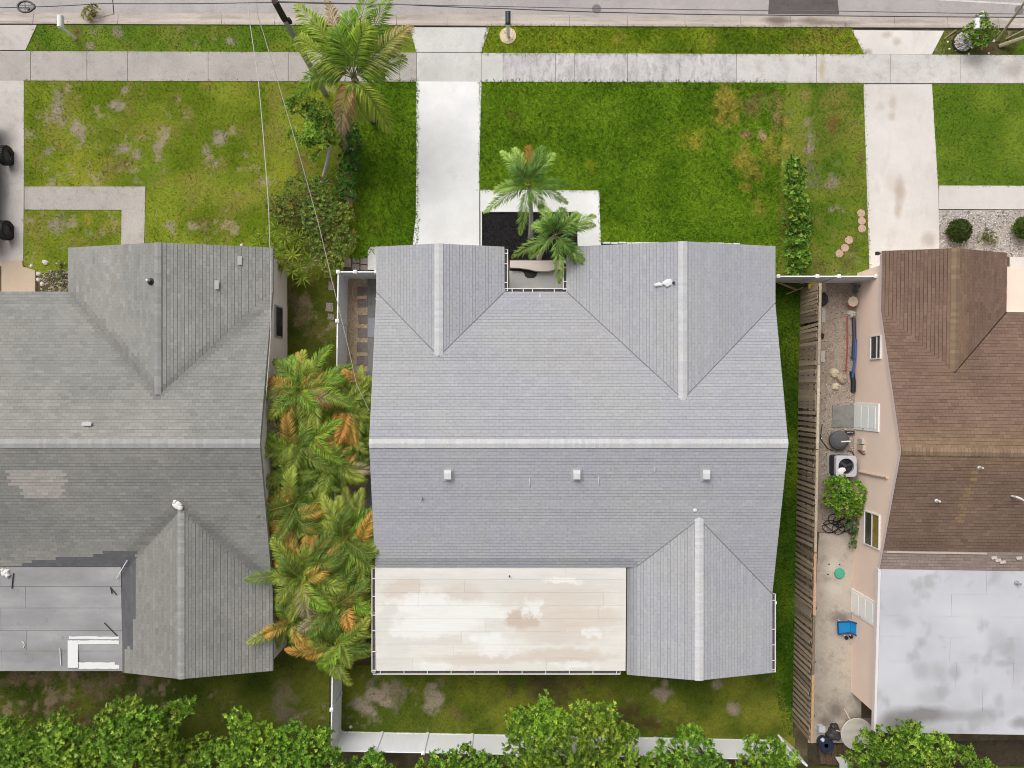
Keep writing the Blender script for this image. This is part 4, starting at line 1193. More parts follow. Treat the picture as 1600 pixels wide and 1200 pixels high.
while s < Lf - .08:
    py_ = 452 + (1128 - 452) * s / Lf
    solid = py_ < 640 or (930 < py_ < 955)
    side = -1 if (solid or i % 2 == 0) else 1
    if not (505 < py_ < 514):
        q = p0 + d * s + nn * side * .055
        if first is not None:
            ob = first; first = None
            ob.location = (q[0] - BASE[wf.name][0], q[1] - BASE[wf.name][1], 0)
            ob.rotation_euler = (0, 0, ang)
        else:
            ob = share(bm[rf.integers(5)], 'board', wf, (q[0], q[1], 0), ang)
        ob.rotation_euler = (.012 * rf.standard_normal(), .02 * rf.standard_normal(), ang)
        ob.scale = (1, 1, 1 + .02 * rf.standard_normal())
    s += .152 if solid else .118 + .012 * rf.random()
    i += 1
for zz in (.35, 1.0, 1.65):
    b = MB(); c = np.append(p0 + d * Lf / 2, zz); b.obox(c, np.append(d, 0) * Lf / 2, np.append(nn, 0) * .022, (0, 0, .045), C(96, 84, 70)); b.build('rail', M['board'], wf)
for s0, s1, c_ in ((0, 3.6, (176, 160, 140)), (3.65, 7.4, (206, 192, 172)), (7.45, 12.0, (190, 172, 150)), (12.05, 14.8, (206, 164, 132)), (14.85, 17.4, (134, 118, 98)), (17.45, Lf, (196, 160, 118))):
    b = MB(); c = np.append(p0 + d * (s0 + s1) / 2 + nn * .03, 2.03); b.obox(c, np.append(d, 0) * (s1 - s0) / 2, np.append(nn, 0) * .055, (0, 0, .02), C(*c_)); b.build('cap_rail', M['board'], wf)
for s in np.arange(.1, Lf, 2.4):
    b = MB(); c = np.append(p0 + d * s + nn * .11, 1.0); b.obox(c, np.append(d, 0) * .045, np.append(nn, 0) * .045, (0, 0, 1.0), C(112, 98, 82)); b.build('post', M['board'], wf)

# ------------------------------------------------------------------ vegetation
UP = np.array((0, 0, 1.0))


def norm(v): return v / (np.linalg.norm(v, axis=-1, keepdims=True) + 1e-9)


def leaves(mb, B, D, L, W, col, bend=.12, r=rng):
    """diamond leaves: base B, unit direction D, length L, half width W"""
    S = np.cross(D, UP); S = norm(S + .35 * r.standard_normal(S.shape)) * np.reshape(W, (-1, 1))
    Lc = np.reshape(L, (-1, 1))
    mid = B + D * Lc * .5 + UP * Lc * bend
    mb.quads(np.stack([B, mid - S, B + D * Lc, mid + S], 1), col)


def rosettes(mb, Cn, Ax, k, L, W, col, r, el=(10, 50), bend=.08):
    N = len(Cn)
    ref = norm(np.cross(Ax, np.array((.31, .77, .2)))); ref2 = np.cross(Ax, ref)
    a = (np.arange(k)[None, :] / k * 2 * math.pi + r.uniform(0, 6.28, (N, 1)) + r.uniform(-.3, .3, (N, k)))
    e = np.radians(r.uniform(el[0], el[1], (N, k)))
    D = (np.cos(a) * np.cos(e))[..., None] * ref[:, None] + (np.sin(a) * np.cos(e))[..., None] * ref2[:, None] + np.sin(e)[..., None] * Ax[:, None]
    B = np.repeat(Cn[:, None], k, 1)
    Ls = L * r.uniform(.7, 1.2, (N, k)); Ws = W * r.uniform(.8, 1.2, (N, k))
    col = np.repeat(col[:, None], k, 1) * r.uniform(.8, 1.2, (N, k, 1))
    leaves(mb, B.reshape(-1, 3), norm(D.reshape(-1, 3)), Ls.ravel(), Ws.ravel(), col.reshape(-1, 3), bend, r)


def pick(cols, n_, r, wts=None):
    cols = np.array(cols); i = r.choice(len(cols), n_, p=wts)
    return cols[i] * r.uniform(.85, 1.15, (n_, 1))


def lobe_points(c, rad, n_, r, zs=.8, inner=.55):
    v = norm(r.standard_normal((n_, 3)))
    v[:, 2] = np.where(r.random(n_) < .8, np.abs(v[:, 2]), v[:, 2])
    t = inner + (1.02 - inner) * r.random(n_) ** .6
    P = np.asarray(c) + v * (rad * t)[:, None] * np.array((1, 1, zs))
    return P, norm(v * .6 + UP * .7 + .25 * r.standard_normal((n_, 3)))


def leafy(name, lobes_px, label, cat, cols, dens=34, k=8, L=.16, W=.03, seed=0, group=None, zs=.8, extra=None, stem=(112, 98, 80), el=(10, 50), trunk_r=.09, base_px=None, shoots=0, fork_px=None):
    """tree or shrub: trunk with limbs and a crown of leaf whorls; lobes (px, py, z, radius m)"""
    r = np.random.default_rng(seed)
    cs = [A(x, y, z) for x, y, z, _ in lobes_px]
    bx_ = A(*base_px) if base_px else np.array((np.mean([c[0] for c in cs]), np.mean([c[1] for c in cs]), 0))
    bx_[2] = 0
    o = root(name, bx_, label, cat, group)
    tb = MB(); zt = np.mean([c[2] for c in cs]) * .45
    fork = A(*fork_px) if fork_px else bx_ + (0, 0, zt)
    limb = (96, 104, 62) if fork_px else stem
    tb.tube([bx_, (bx_ + fork) / 2 + (.03, .02, 0), fork], [trunk_r * 1.2, trunk_r, trunk_r * .85], 8, C(*stem))
    for c, (_, _, _, rad) in zip(cs, lobes_px):
        e = c - (0, 0, rad * .25)
        m_ = (fork + e) / 2 + np.append(r.uniform(-.12, .12, 2), .08)
        tb.tube([fork - (0, 0, .05), m_, e], [trunk_r * .6, trunk_r * .42, trunk_r * .22], 6, C(*limb))
        for _ in range(4):
            q = e + np.append(r.uniform(-.75, .75, 2) * rad, r.uniform(-.1, .6) * rad)
            tb.tube([m_ * .4 + e * .6, (e + q) / 2 + (0, 0, .05), q], [trunk_r * .25, trunk_r * .16, trunk_r * .07], 5, C(*limb))
    tb.build('trunk', M['bark'], o)
    mb = MB(); tt_ = r.uniform(.85, 1.12) * np.array((r.uniform(.88, 1.1), 1, 1)); L = L * r.uniform(.88, 1.15)
    for c, (_, _, _, rad) in zip(cs, lobes_px):
        n_ = max(6, int(dens * 5 * rad * rad))
        P, Ax = lobe_points(c, rad, n_, r, zs)
        if rad > .3 and shoots:
            PP, AA = [P], [Ax]
            for _ in range(int(shoots * rad * rad) + 2):      # leafy shoots that break the outline
                dv = norm(r.standard_normal(3) * (1, 1, .5) + (0, 0, .35)); ln = rad * r.uniform(.9, 1.35)
                m_ = int(7 + 6 * r.random()); tq = r.uniform(.55, 1, m_)[:, None]
                PP.append(c + dv * ln * tq * (1, 1, zs) + .055 * r.standard_normal((m_, 3)))
                AA.append(norm(np.tile(dv * .6 + UP * .7, (m_, 1)) + .3 * r.standard_normal((m_, 3))))
            P, Ax = np.concatenate(PP), np.concatenate(AA)
        ok = P[:, 2] > .06; P, Ax = P[ok], Ax[ok]
        tone = r.uniform(.78, 1.2) * np.array((r.uniform(.9, 1.12), 1, r.uniform(.85, 1.1)))
        rosettes(mb, P, Ax, k, L, W, pick(cols, len(P), r) * tone * tt_, r, el)
    cr = mb.build('crown', M['leaf'], o)
    if extra:
        nm, n_, ecols, size = extra
        eb = MB()
        for c, (_, _, _, rad) in zip(cs, lobes_px):
            P, Ax = lobe_points(c, rad * 1.04, max(1, int(n_ * rad * rad)), r, zs, .92)
            P = P[P[:, 2] > .05]
            rosettes(eb, P, np.tile(UP, (len(P), 1)), 6, size, size * .34, pick(ecols, len(P), r), r, (5, 40))
        eo = eb.build(nm, M['leaf'], o)
        if eo is not None: tag(eo, kind='stuff')
    return o


GB, GM, GD, GY = C(126, 160, 48, 1.5), C(102, 138, 38, 1.45), C(74, 106, 30, 1.35), C(160, 184, 76, 1.5)
TREE = [GB, GB, GM, GM, GD, GD, GY]
back = [
    ([(22, 1150, 2.6, .85), (40, 1175, 2.9, .9), (5, 1190, 2.6, .9), (30, 1215, 3, 1)], 'bright green leafy tree in the bottom left corner'),
    ([(95, 1135, 2.6, .75), (105, 1165, 3.1, .95), (75, 1195, 2.9, .9), (125, 1200, 3.1, .9), (110, 1225, 3, 1)], 'bright green tree behind the left yard, second from the left edge'),
    ([(180, 1120, 3.0, .7), (205, 1105, 2.9, .5), (230, 1130, 3.2, .8), (195, 1155, 3.4, 1.0), (250, 1165, 3.3, .9), (160, 1185, 3.1, .8), (220, 1195, 3.4, 1.0), (270, 1115, 2.7, .55), (290, 1100, 2.5, .35)], 'widest bright green tree behind the left house, reaching nearest its roof'),
    ([(310, 1170, 2.6, .6), (335, 1190, 2.9, .8), (295, 1210, 3, .9), (345, 1165, 2.3, .45)], 'small gappy green tree in front of a dark gap behind the left yard'),
    ([(372, 1120, 2.7, .45), (385, 1145, 2.9, .65), (410, 1165, 3.1, .8), (380, 1190, 3.1, .9), (440, 1190, 3.1, .8)], 'green tree with one tall shoot left of the white back fence'),
    ([(455, 1155, 3.0, .7), (490, 1165, 3.1, .75), (510, 1150, 2.6, .4), (470, 1200, 3.2, 1), (520, 1195, 2.9, .6)], 'dense green tree at the corner of the white back fence'),
    ([(560, 1195, 2.1, .45), (582, 1186, 2.0, .35), (600, 1205, 2.3, .5)], 'small low sprig tree behind the left part of the back fence'),
    ([(690, 1190, 2.5, .55), (725, 1180, 2.6, .5), (665, 1200, 2.4, .4), (760, 1195, 2.8, .6), (715, 1215, 2.8, .8)], 'low loose green tree in front of the middle of the back fence'),
    ([(812, 1125, 3.0, .6), (850, 1110, 3.2, .55), (862, 1140, 3.5, .85), (910, 1125, 3.4, .65), (945, 1115, 3.1, .55), (935, 1150, 3.6, .9), (880, 1175, 3.8, 1.1), (820, 1170, 3.4, .9), (975, 1150, 3.0, .55), (965, 1185, 3.3, .8), (840, 1205, 3.6, 1.0), (930, 1210, 3.6, 1.0)], 'largest round bright green tree covering the back fence'),
    ([(1045, 1170, 2.5, .5), (1075, 1150, 2.7, .5), (1095, 1170, 2.9, .6), (1060, 1195, 2.8, .7), (1020, 1195, 2.4, .6), (1110, 1195, 2.8, .6)], 'loose green tree right of the largest back tree'),
    ([(1180, 1165, 2.3, .4), (1205, 1170, 2.6, .5), (1225, 1185, 2.7, .55), (1170, 1195, 2.5, .6), (1215, 1205, 2.7, .7)], 'small green tree before the right end of the back fence'),
    ([(1352, 1165, 3.0, .6), (1385, 1160, 3.3, .75), (1415, 1140, 3.2, .5), (1420, 1165, 3.5, .8), (1460, 1170, 3.3, .75), (1380, 1195, 3.4, .9), (1440, 1200, 3.5, 1.0), (1500, 1190, 3.1, .7), (1345, 1200, 3.1, .7), (1530, 1205, 3.0, .6)], 'bright green tree against the pale grey flat roof'),
]
for i, (lb, lab) in enumerate(back):
    leafy('leafy_tree', lb, lab, 'tree', TREE, 44, 8, .125, .026, 100 + i, 'trees along the back of the yards', base_px=(lb[-1][0], lb[-1][1] + 6), shoots=34)

leafy('flowering_shrub', [(470, 300, .9, .8), (510, 300, .9, .8), (450, 330, .8, .7), (500, 335, 1.0, .95), (530, 335, .9, .7), (535, 375, .9, .7), (500, 375, .8, .7), (520, 410, .8, .6), (430, 320, .6, .5), (460, 360, .6, .45)],
      'sprawling shrub with small orange flowers left of the driveway lawn', 'shrub', [C(106, 130, 52, 1.5), C(88, 116, 44, 1.45), C(126, 142, 66, 1.45), C(98, 112, 58, 1.4)], 62, 7, .10, .03, 201, extra=('flowers', 13, [C(200, 92, 40, 1.2), C(190, 120, 50, 1.2), C(176, 70, 40, 1.2)], .055), zs=.7, stem=(110, 96, 84))
leafy('jasmine_shrub', [(545, 200, .9, .5), (550, 225, 1.0, .55), (548, 250, 1.0, .55), (545, 275, .9, .55), (540, 300, .8, .5), (535, 190, .8, .5)],
      'dark glossy shrub with tiny white flowers under the hanging dead frond', 'shrub', [C(62, 104, 32, 1.25), C(48, 84, 26, 1.2), C(84, 130, 44, 1.25)], 60, 6, .10, .03, 202, extra=('flowers', 16, [C(236, 238, 226, 1.1)], .035), zs=.8)
leafy('papaya_tree', [(470, 160, 2.0, .5), (500, 180, 2.3, .55), (495, 205, 2.2, .55), (455, 165, 1.8, .35), (520, 200, 2.4, .5), (480, 215, 1.9, .4), (510, 222, 2.1, .4), (460, 210, 1.5, .25), (490, 245, 1.5, .18)],
      'loose bright green young tree with a pale leaning trunk', 'tree', [C(116, 152, 54, 1.4), C(94, 132, 44, 1.35), C(150, 176, 66, 1.35)], 30, 7, .17, .045, 203, stem=(206, 200, 188), trunk_r=.10, base_px=(504, 284), zs=.5, fork_px=(517, 226, 1.5), shoots=4)
leafy('hedge', [(1236, 258, .7, .38), (1243, 275, .8, .5), (1240, 297, .8, .52), (1245, 320, .8, .54), (1242, 343, .8, .56), (1248, 365, .8, .54), (1243, 388, .8, .56), (1250, 408, .7, .5), (1240, 420, .6, .45), (1254, 340, .5, .4)],
      'narrow yellow green leafy hedge right of the dark front lawn', 'hedge', [C(112, 146, 36, 1.3), C(88, 122, 28, 1.25), C(150, 176, 70, 1.25), C(70, 104, 24, 1.2)], 55, 5, .13, .045, 204, zs=.9)
leafy('bush', [(1310, 762, .9, .6), (1335, 770, 1.0, .6), (1320, 790, .9, .6), (1300, 780, .7, .45), (1340, 792, .8, .4), (1297, 750, .4, .3)],
      'round green bush below the air conditioner', 'bush', [C(104, 146, 36, 1.3), C(84, 122, 28, 1.25), C(134, 168, 48, 1.25)], 75, 5, .11, .035, 205)
leafy('bush', [(1330, 818, .5, .35), (1338, 836, .4, .3), (1332, 850, .3, .22)], 'small greyish green plant between the bush and the pink wall', 'plant', [C(110, 136, 84, 1.2), C(90, 118, 62, 1.2)], 70, 5, .09, .03, 206)
leafy('flower_bush', [(1530, 42, .9, .45), (1515, 52, .8, .4), (1545, 52, .8, .4), (1530, 62, .7, .42), (1533, 30, .7, .3)], 'green bush with big white flower heads by the right mailbox', 'bush', [C(92, 132, 32, 1.25), C(72, 108, 26, 1.2), C(120, 156, 52, 1.2)], 80, 5, .10, .026, 207, extra=('flower_heads', 14, [C(246, 246, 240, 1.1), C(238, 240, 228, 1.1)], .085))
for cx, cy, rr, lab in ((1498, 361, .52, 'round clipped topiary ball in the white gravel near the cream driveway'), (1600, 356, .5, 'round clipped topiary ball cut off by the right edge')):
    leafy('topiary_ball', [(cx, cy, .42, rr)], lab, 'topiary', [C(80, 98, 36, 1.25), C(64, 82, 28, 1.2), C(94, 112, 44, 1.2)], 560, 4, .085, .032, 208 + cx, zs=.85, trunk_r=.04)
leafy('sprout', [(1545, 366, .2, .3), (1552, 377, .25, .22), (1535, 372, .15, .25)], 'sparse leafy plant between the two topiary balls', 'plant', [C(122, 134, 78, 1.2), C(104, 124, 44, 1.2)], 45, 6, .11, .022, 211)
leafy('weed_clump', [(143, 21, .2, .3), (147, 16, .28, .28), (138, 25, .12, .25)], 'yellow green weed clump growing in the gutter', 'weed', [C(150, 158, 62, 1.25), C(130, 140, 54, 1.2), C(176, 160, 90, 1.1)], 60, 9, .13, .012, 212, el=(20, 70))
leafy('ground_cover', [(75, 437, .15, .25), (88, 447, .18, .3), (98, 430, .18, .3), (100, 447, .2, .3), (95, 412, .12, .2)], 'low pale speckled plants in the rock bed by the left house', 'plant', [C(150, 158, 116, 1.2), C(100, 116, 60, 1.2), C(196, 200, 176, 1.1)], 60, 5, .07, .022, 213)

# dracaena: rosettes of long narrow leaves on canes
dr = [(413, 366, 1.3), (432, 357, 1.2), (424, 378, 1.5), (446, 372, 1.3), (440, 392, 1.6), (458, 398, 1.7), (430, 405, 1.4), (474, 384, .9), (484, 408, 1.0), (468, 418, 1.4), (442, 418, 1.2), (473, 434, 1.2), (456, 425, 1.3), (405, 378, 1.0), (466, 372, .9)]
r = np.random.default_rng(61); bx_ = A(445, 400)
o = root('dracaena', bx_, 'yellow green spiky rosettes at the corner of the left house', 'shrub')
sb = MB()
for x, y, z in dr:
    c = A(x, y, z); g0 = bx_ + np.append((c - bx_)[:2] * .45, 0)
    sb.tube([g0, (g0 + c) / 2 + (0, 0, .1), c], [.04, .035, .03], 6, C(140, 128, 104))
sb.build('cane', M['bark'], o)
for x, y, z in dr:
    mb = MB(); c = A(x, y, z)[None]
    for el, k, L in (((-15, 15), 14, .46), ((15, 45), 14, .44), ((45, 75), 8, .36)):
        rosettes(mb, c, np.array([UP + (.1 * r.standard_normal(), .1 * r.standard_normal(), 0)]), k, L, .026, pick([C(136, 156, 48, 1.3), C(116, 142, 42, 1.3), C(156, 172, 66, 1.25)], 1, r), r, el, .04)
    mb.build('leaf_rosette', M['leaf'], o)


def frond(p0, p1, arch, Lf_, n_, w_, cA, cB, r, droop=.35, fwd=.65, side=0.0, rach=(150, 150, 70), mb=None, vee=.15, jit=.09):
    """feather palm leaf from p0 to p1: curved rachis with leaflets on both sides"""
    mb = mb or MB()
    p0, p1 = np.asarray(p0, float), np.asarray(p1, float)
    d = p1 - p0
    sd = norm(np.cross(d, UP))
    cm = (p0 + p1) / 2 + UP * arch + sd * side
    t = np.linspace(0, 1, n_)[:, None]
    P = (1 - t) ** 2 * p0 + 2 * t * (1 - t) * cm + t ** 2 * p1
    Tn = norm(2 * (1 - t) * (cm - p0) + 2 * t * (p1 - cm))
    S = norm(np.cross(Tn, UP)); N_ = np.cross(S, Tn)
    Lr = np.linalg.norm(d)
    mb.tube(P[::max(1, n_ // 9)], np.linspace(.022, .005, len(P[::max(1, n_ // 9)])) * max(.7, Lr / 2.5), 5, C(*rach))
    tt = t[:, 0]
    keep = tt > .10
    prof = np.clip(np.sin(np.pi * np.clip(tt * .88 + .1, 0, 1)) ** .55, .12, 1)
    for sg in (-1, 1):
        k = keep & (r.random(n_) > .04)
        D = S[k] * sg * (1 - .35 * tt[k, None]) + Tn[k] * (fwd + .5 * tt[k, None] ** 2) + N_[k] * vee - UP * droop * r.uniform(.6, 1.3, (k.sum(), 1))
        D = norm(D + jit * r.standard_normal(D.shape))
        L = Lf_ * prof[k] * r.uniform(.85, 1.1, k.sum())
        col = cA * (1 - tt[k, None]) + cB * tt[k, None]
        col = col * r.uniform(.8, 1.22, (k.sum(), 1))
        Wd = np.cross(D, N_[k]); Wd = norm(Wd + .3 * r.standard_normal(Wd.shape)) * w_
        B = P[k]; mid = B + D * (L * .5)[:, None] + UP * (L * .10)[:, None]
        tip = B + D * L[:, None] - UP * (L * droop * .25)[:, None]
        mb.quads(np.stack([B, mid - Wd, tip, mid + Wd], 1), col)
    return mb


def palm(name, base_px, top_px, top_z, fr, label, Lf_, n_, w_, trunk_col, tr=(.16, .11), seed=0, cshaft=None, droop=.35, bendpt=None, group=None, vee=.15, fwd=.65):
    r = np.random.default_rng(seed)
    b0 = A(*base_px); c0 = A(top_px[0], top_px[1], top_z)
    o = root(name, b0, label, 'palm tree', group)
    tb = MB(); t = np.linspace(0, 1, 9)[:, None]
    m_ = (b0 + c0) / 2 + (np.array(bendpt) if bendpt is not None else 0)
    P = (1 - t) ** 2 * b0 + 2 * t * (1 - t) * m_ + t ** 2 * c0
    rr = np.linspace(tr[0], tr[1], 9); rr[0] *= 1.35
    tb.tube(P, rr, 12, C(*trunk_col)); tb.build('trunk', M['bark'], o, smooth=True)
    if cshaft:
        tb = MB(); tb.tube([c0 - (0, 0, .35), c0, c0 + (0, 0, .25)], [tr[1] * 1.05, tr[1] * .95, tr[1] * .4], 10, C(*cshaft)); tb.build('crownshaft', M['leaf'], o)
    for f in fr:
        x, y, z, arch, ca, cb = f[:6]; sd = f[6] if len(f) > 6 else 0
        tip = A(x, y, z)
        st = c0 + norm(tip - c0) * .08 + (0, 0, .1)
        frond(st, tip, arch, Lf_ * (f[7] if len(f) > 7 else 1), n_, w_, ca, cb, r, droop, fwd, sd, vee=vee, jit=.22 if cshaft else .09).build('frond', M['leaf'], o)
    return o


KG, KY, KB, KO = C(118, 152, 44, 1.5), C(150, 168, 56, 1.45), C(190, 164, 120, 1.25), C(104, 126, 50, 1.4)
palm('coconut_palm', (583, 186), (553, 122), 5.0, [
    (464, 8, 6.0, .55, KG, KY, .1), (508, -6, 6.2, .6, KB, KB, .05, .6), (578, -14, 6.2, .7, KG, KG, -.1), (606, -2, 5.4, .5, KO, KG, .1), (642, 40, 5.2, 1.0, KY, KB, .25), (632, 90, 4.6, .7, KG, KY, .15),
    (466, 58, 5.8, .5, KY, KY, -.1), (463, 152, 4.0, 1.3, KO, KG, .5), (611, 206, 3.6, .9, KY, KY, -.15), (533, 205, 3.6, .7, C(196, 160, 84, 1.2), C(186, 166, 140, 1.1), .05), (505, 100, 4.4, .6, KO, KO, .2, .8), (590, 175, 3.8, .6, KO, KG, .1), (525, 45, 6.2, .5, KG, KG, .1), (575, 40, 6.4, .5, KG, KY, -.2), (600, 120, 4.2, .6, KO, KG, -.1, .8), (545, 20, 6.2, .6, KG, KG, .15), (490, 30, 5.9, .6, KG, KY, -.1), (620, 62, 5.0, .7, KG, KG, .1), (486, 120, 4.6, .9, KO, KG, .3), (570, 190, 3.8, .7, KG, KY, .1)],
     'tall coconut palm with yellowing fronds over the left sidewalk', .85, 84, .027, (150, 138, 122), (.19, .13), 301, droop=.55)
# dead frond that hangs to the ground from the coconut palm
o = MB(); r = np.random.default_rng(302); frond(A(533, 200, 2.6), A(543, 243, .9), .1, .3, 22, .03, C(178, 158, 140), C(170, 150, 124), r, .9, .9, rach=(196, 182, 160), mb=o)
tag(o.build('dead_frond', M['leaf'], base=A(536, 205)), 'dry greyish frond hanging down below the coconut palm', 'palm frond')
AG, AL, AD = C(104, 140, 56, 1.55), C(160, 186, 92, 1.55), C(78, 112, 46, 1.45)
palm('christmas_palm', (829, 374), (826, 291), 3.5, [
    (783, 237, 3.0, .75, AG, AL), (803, 232, 3.4, .7, AD, AL), (826, 228, 3.2, .5, C(170, 140, 60), C(180, 130, 50)), (848, 229, 3.6, .7, AD, AG), (866, 240, 3.2, .75, AG, AL), (888, 292, 2.9, .85, AG, AG), (886, 318, 2.3, .9, AG, AL), (757, 332, 2.2, 1.0, AD, AL), (772, 300, 3.0, .8, AG, AL), (813, 366, 2.0, .9, AG, AL), (848, 330, 2.6, .8, AG, AL), (800, 262, 3.9, .5, AD, AG), (845, 262, 4.0, .5, AD, AG)],
     'feathery green palm over the black mulch beside the driveway', .5, 74, .019, (206, 202, 194), (.11, .085), 311, (150, 168, 104), .45, (.1, .25, .3), 'palms by the entry', vee=.45, fwd=.9)
palm('christmas_palm', (842, 404), (868, 368), 3.1, [
    (845, 322, 2.7, .75, AG, AL), (880, 326, 3.0, .7, AD, AG), (905, 335, 3.2, .6, AD, AL), (930, 338, 2.8, .75, AG, AL), (930, 352, 2.5, .8, AG, AL), (915, 415, 2.4, .85, AG, AL), (908, 422, 2.0, .9, AG, C(150, 168, 60, 1.3)), (874, 442, 2.2, .9, AG, AL), (800, 402, 2.1, .95, AG, C(140, 160, 80, 1.3)), (832, 352, 2.9, .75, AG, AL), (828, 402, 2.5, .7, AD, AL), (893, 395, 3.2, .6, AD, AG), (852, 345, 3.5, .5, AD, AG)],
     'feathery green palm leaning over the entry and roof edge', .5, 74, .019, (214, 206, 192), (.11, .085), 312, (150, 168, 104), .45, (-.15, .1, .2), 'palms by the entry', vee=.45, fwd=.9)

# areca palm clumps between the houses
EG, EO, EL_, ED, EX = C(108, 132, 48, 1.5), C(208, 154, 76, 1.3), C(152, 162, 66, 1.55), C(84, 108, 38, 1.4), C(148, 144, 62, 1.45)
cl = [((478, 612, 2.6), 15, 1.0, 'areca palm clump at the north end of the row'), ((540, 640, 2.3), 12, .95, 'areca palm clump reaching the grey roof edge near its ridge'), ((462, 690, 2.5), 15, 1.0, 'areca palm clump with orange fronds by the left wall'), ((520, 720, 2.3), 13, .95, 'areca palm clump in the middle of the row by the paved strip'),
      ((470, 800, 2.6), 15, 1.05, 'areca palm clump with an upright orange frond tip'), ((545, 850, 2.5), 14, 1.05, 'areca palm clump whose fronds touch the patio roof corner'), ((485, 890, 2.6), 15, 1.05, 'areca palm clump with the most orange fronds, south of the middle'), ((530, 940, 2.4), 13, 1.0, 'areca palm clump beside the white patio roof'), ((455, 965, 2.2), 11, .9, 'areca palm clump leaning over the left roof edge'), ((515, 1005, 2.3), 13, .9, 'areca palm clump at the south end by the white fence'),
      ((562, 625, 1.9), 7, .7, 'small areca clump over the side path below the fence gap'), ((560, 700, 1.9), 6, .65, 'small areca clump against the grey roof rake at the ridge'), ((565, 880, 2.2), 7, .75, 'small areca clump touching the corner of the white patio roof'), ((470, 745, 2.4), 9, .85, 'areca palm clump by the left wall below the ridge')]
for i, ((x, y, z), n_, sc, lab) in enumerate(cl):
    r = np.random.default_rng(400 + i)
    c0 = A(x, y, z); b0 = np.array((c0[0], c0[1], 0)); b0[0] = min(max(b0[0], -9.6), -7.0)
    if b0[0] > -8.2: b0[0] = -8.45
    o = root('areca_palm', b0, lab, 'palm', 'areca palms between the houses')
    tops = []
    for j in range(6):
        q = c0 + np.append(r.uniform(-.45, .45, 2), r.uniform(-.7, .1)); tops.append(q)
        tb = MB(); tb.tube([b0 + np.append(r.uniform(-.2, .2, 2), 0), (b0 + q) / 2 + np.append(r.uniform(-.1, .1, 2), .1), q], [.05, .045, .035], 7, C(150, 150, 84)); tb.build('cane', M['bark'], o)
    a0 = r.uniform(0, 6.28)
    for j in range(int(n_ * 2.7)):
        q = tops[j % 6]
        a = a0 + j * 2.399 + r.uniform(-.2, .2); ln_ = sc * r.uniform(1.1, 2.15)
        up = r.uniform(-.5, .55)
        tip = q + np.array((math.cos(a) * ln_, math.sin(a) * ln_, up))
        if tip[0] > -5.5: tip[0] = -5.5 - .2 * r.random()
        if tip[0] < -11.2: tip[0] = -11.2 - .5 * r.random(); tip[2] = max(tip[2], 3.1)
        u_ = r.random()
        if u_ < .48: ca, cb = EG, EL_
        elif u_ < .72: ca, cb = ED, EG
        elif u_ < .88: ca, cb = EX, EO
        elif u_ < .905: ca, cb = EO * .9, EO
        elif u_ < .96: ca, cb = C(150, 180, 60, 1.3), C(120, 160, 50, 1.3)
        else: ca, cb = EX, C(186, 172, 150)
        tn = r.uniform(.8, 1.15); ca, cb = ca * tn, cb * tn
        frond(q, tip, r.uniform(.4, .8), .52 * sc, 62, .019, ca, cb, r, r.uniform(.15, .5), .75, r.uniform(-.3, .3), (176, 172, 84) if u_ < .8 else (200, 150, 70), vee=r.uniform(.1, .4)).build('frond', M['leaf'], o)
    for j in range(4):        # young upright spears
        q = tops[j]; tip = q + np.append(r.uniform(-.5, .5, 2), r.uniform(.4, .8))
        frond(q, tip, .1, .3 * sc, 26, .018, C(140, 170, 66, 1.3), C(150, 176, 74, 1.3), r, .1, 1.2, 0, (186, 190, 96), vee=.5).build('frond', M['leaf'], o)

# ------------------------------------------------------------------ gravel and pavers
def gravel(name, poly_px, n_, size, cols, label, seed, z=0.03):
    r = np.random.default_rng(seed)
    P = np.array([A2(*q) for q in poly_px]); lo, hi = P.min(0), P.max(0)
    xy = r.uniform(lo, hi, (n_ * 3, 2)); xy = xy[inside(P, xy[:, 0], xy[:, 1])][:n_]
    N = len(xy); s_ = size * r.uniform(.5, 1.3, N); a = r.uniform(0, 6.28, N); col = pick(cols, N, r)
    cs = [(math.cos(q), math.sin(q)) for q in (0.4, 1.9, 3.5, 5.1)]
    low, top = [], []
    for cx, cy in cs:
        ca, sa = np.cos(a), np.sin(a); k = r.uniform(.75, 1.2, N)
        dx, dy = (cx * ca - cy * sa) * s_ * k, (cx * sa + cy * ca) * s_ * k
        low.append(np.stack([xy[:, 0] + dx, xy[:, 1] + dy, np.full(N, z - .02)], 1))
        top.append(np.stack([xy[:, 0] + dx * .6, xy[:, 1] + dy * .6, z + s_ * r.uniform(.3, .8, N)], 1))
    b = MB(); b.quads(np.stack(top, 1), col)
    for i in range(4): b.quads(np.stack([low[i], low[(i + 1) % 4], top[(i + 1) % 4], top[i]], 1), col)
    tag(b.build(name, M['stone']), label, 'gravel', kind='stuff')


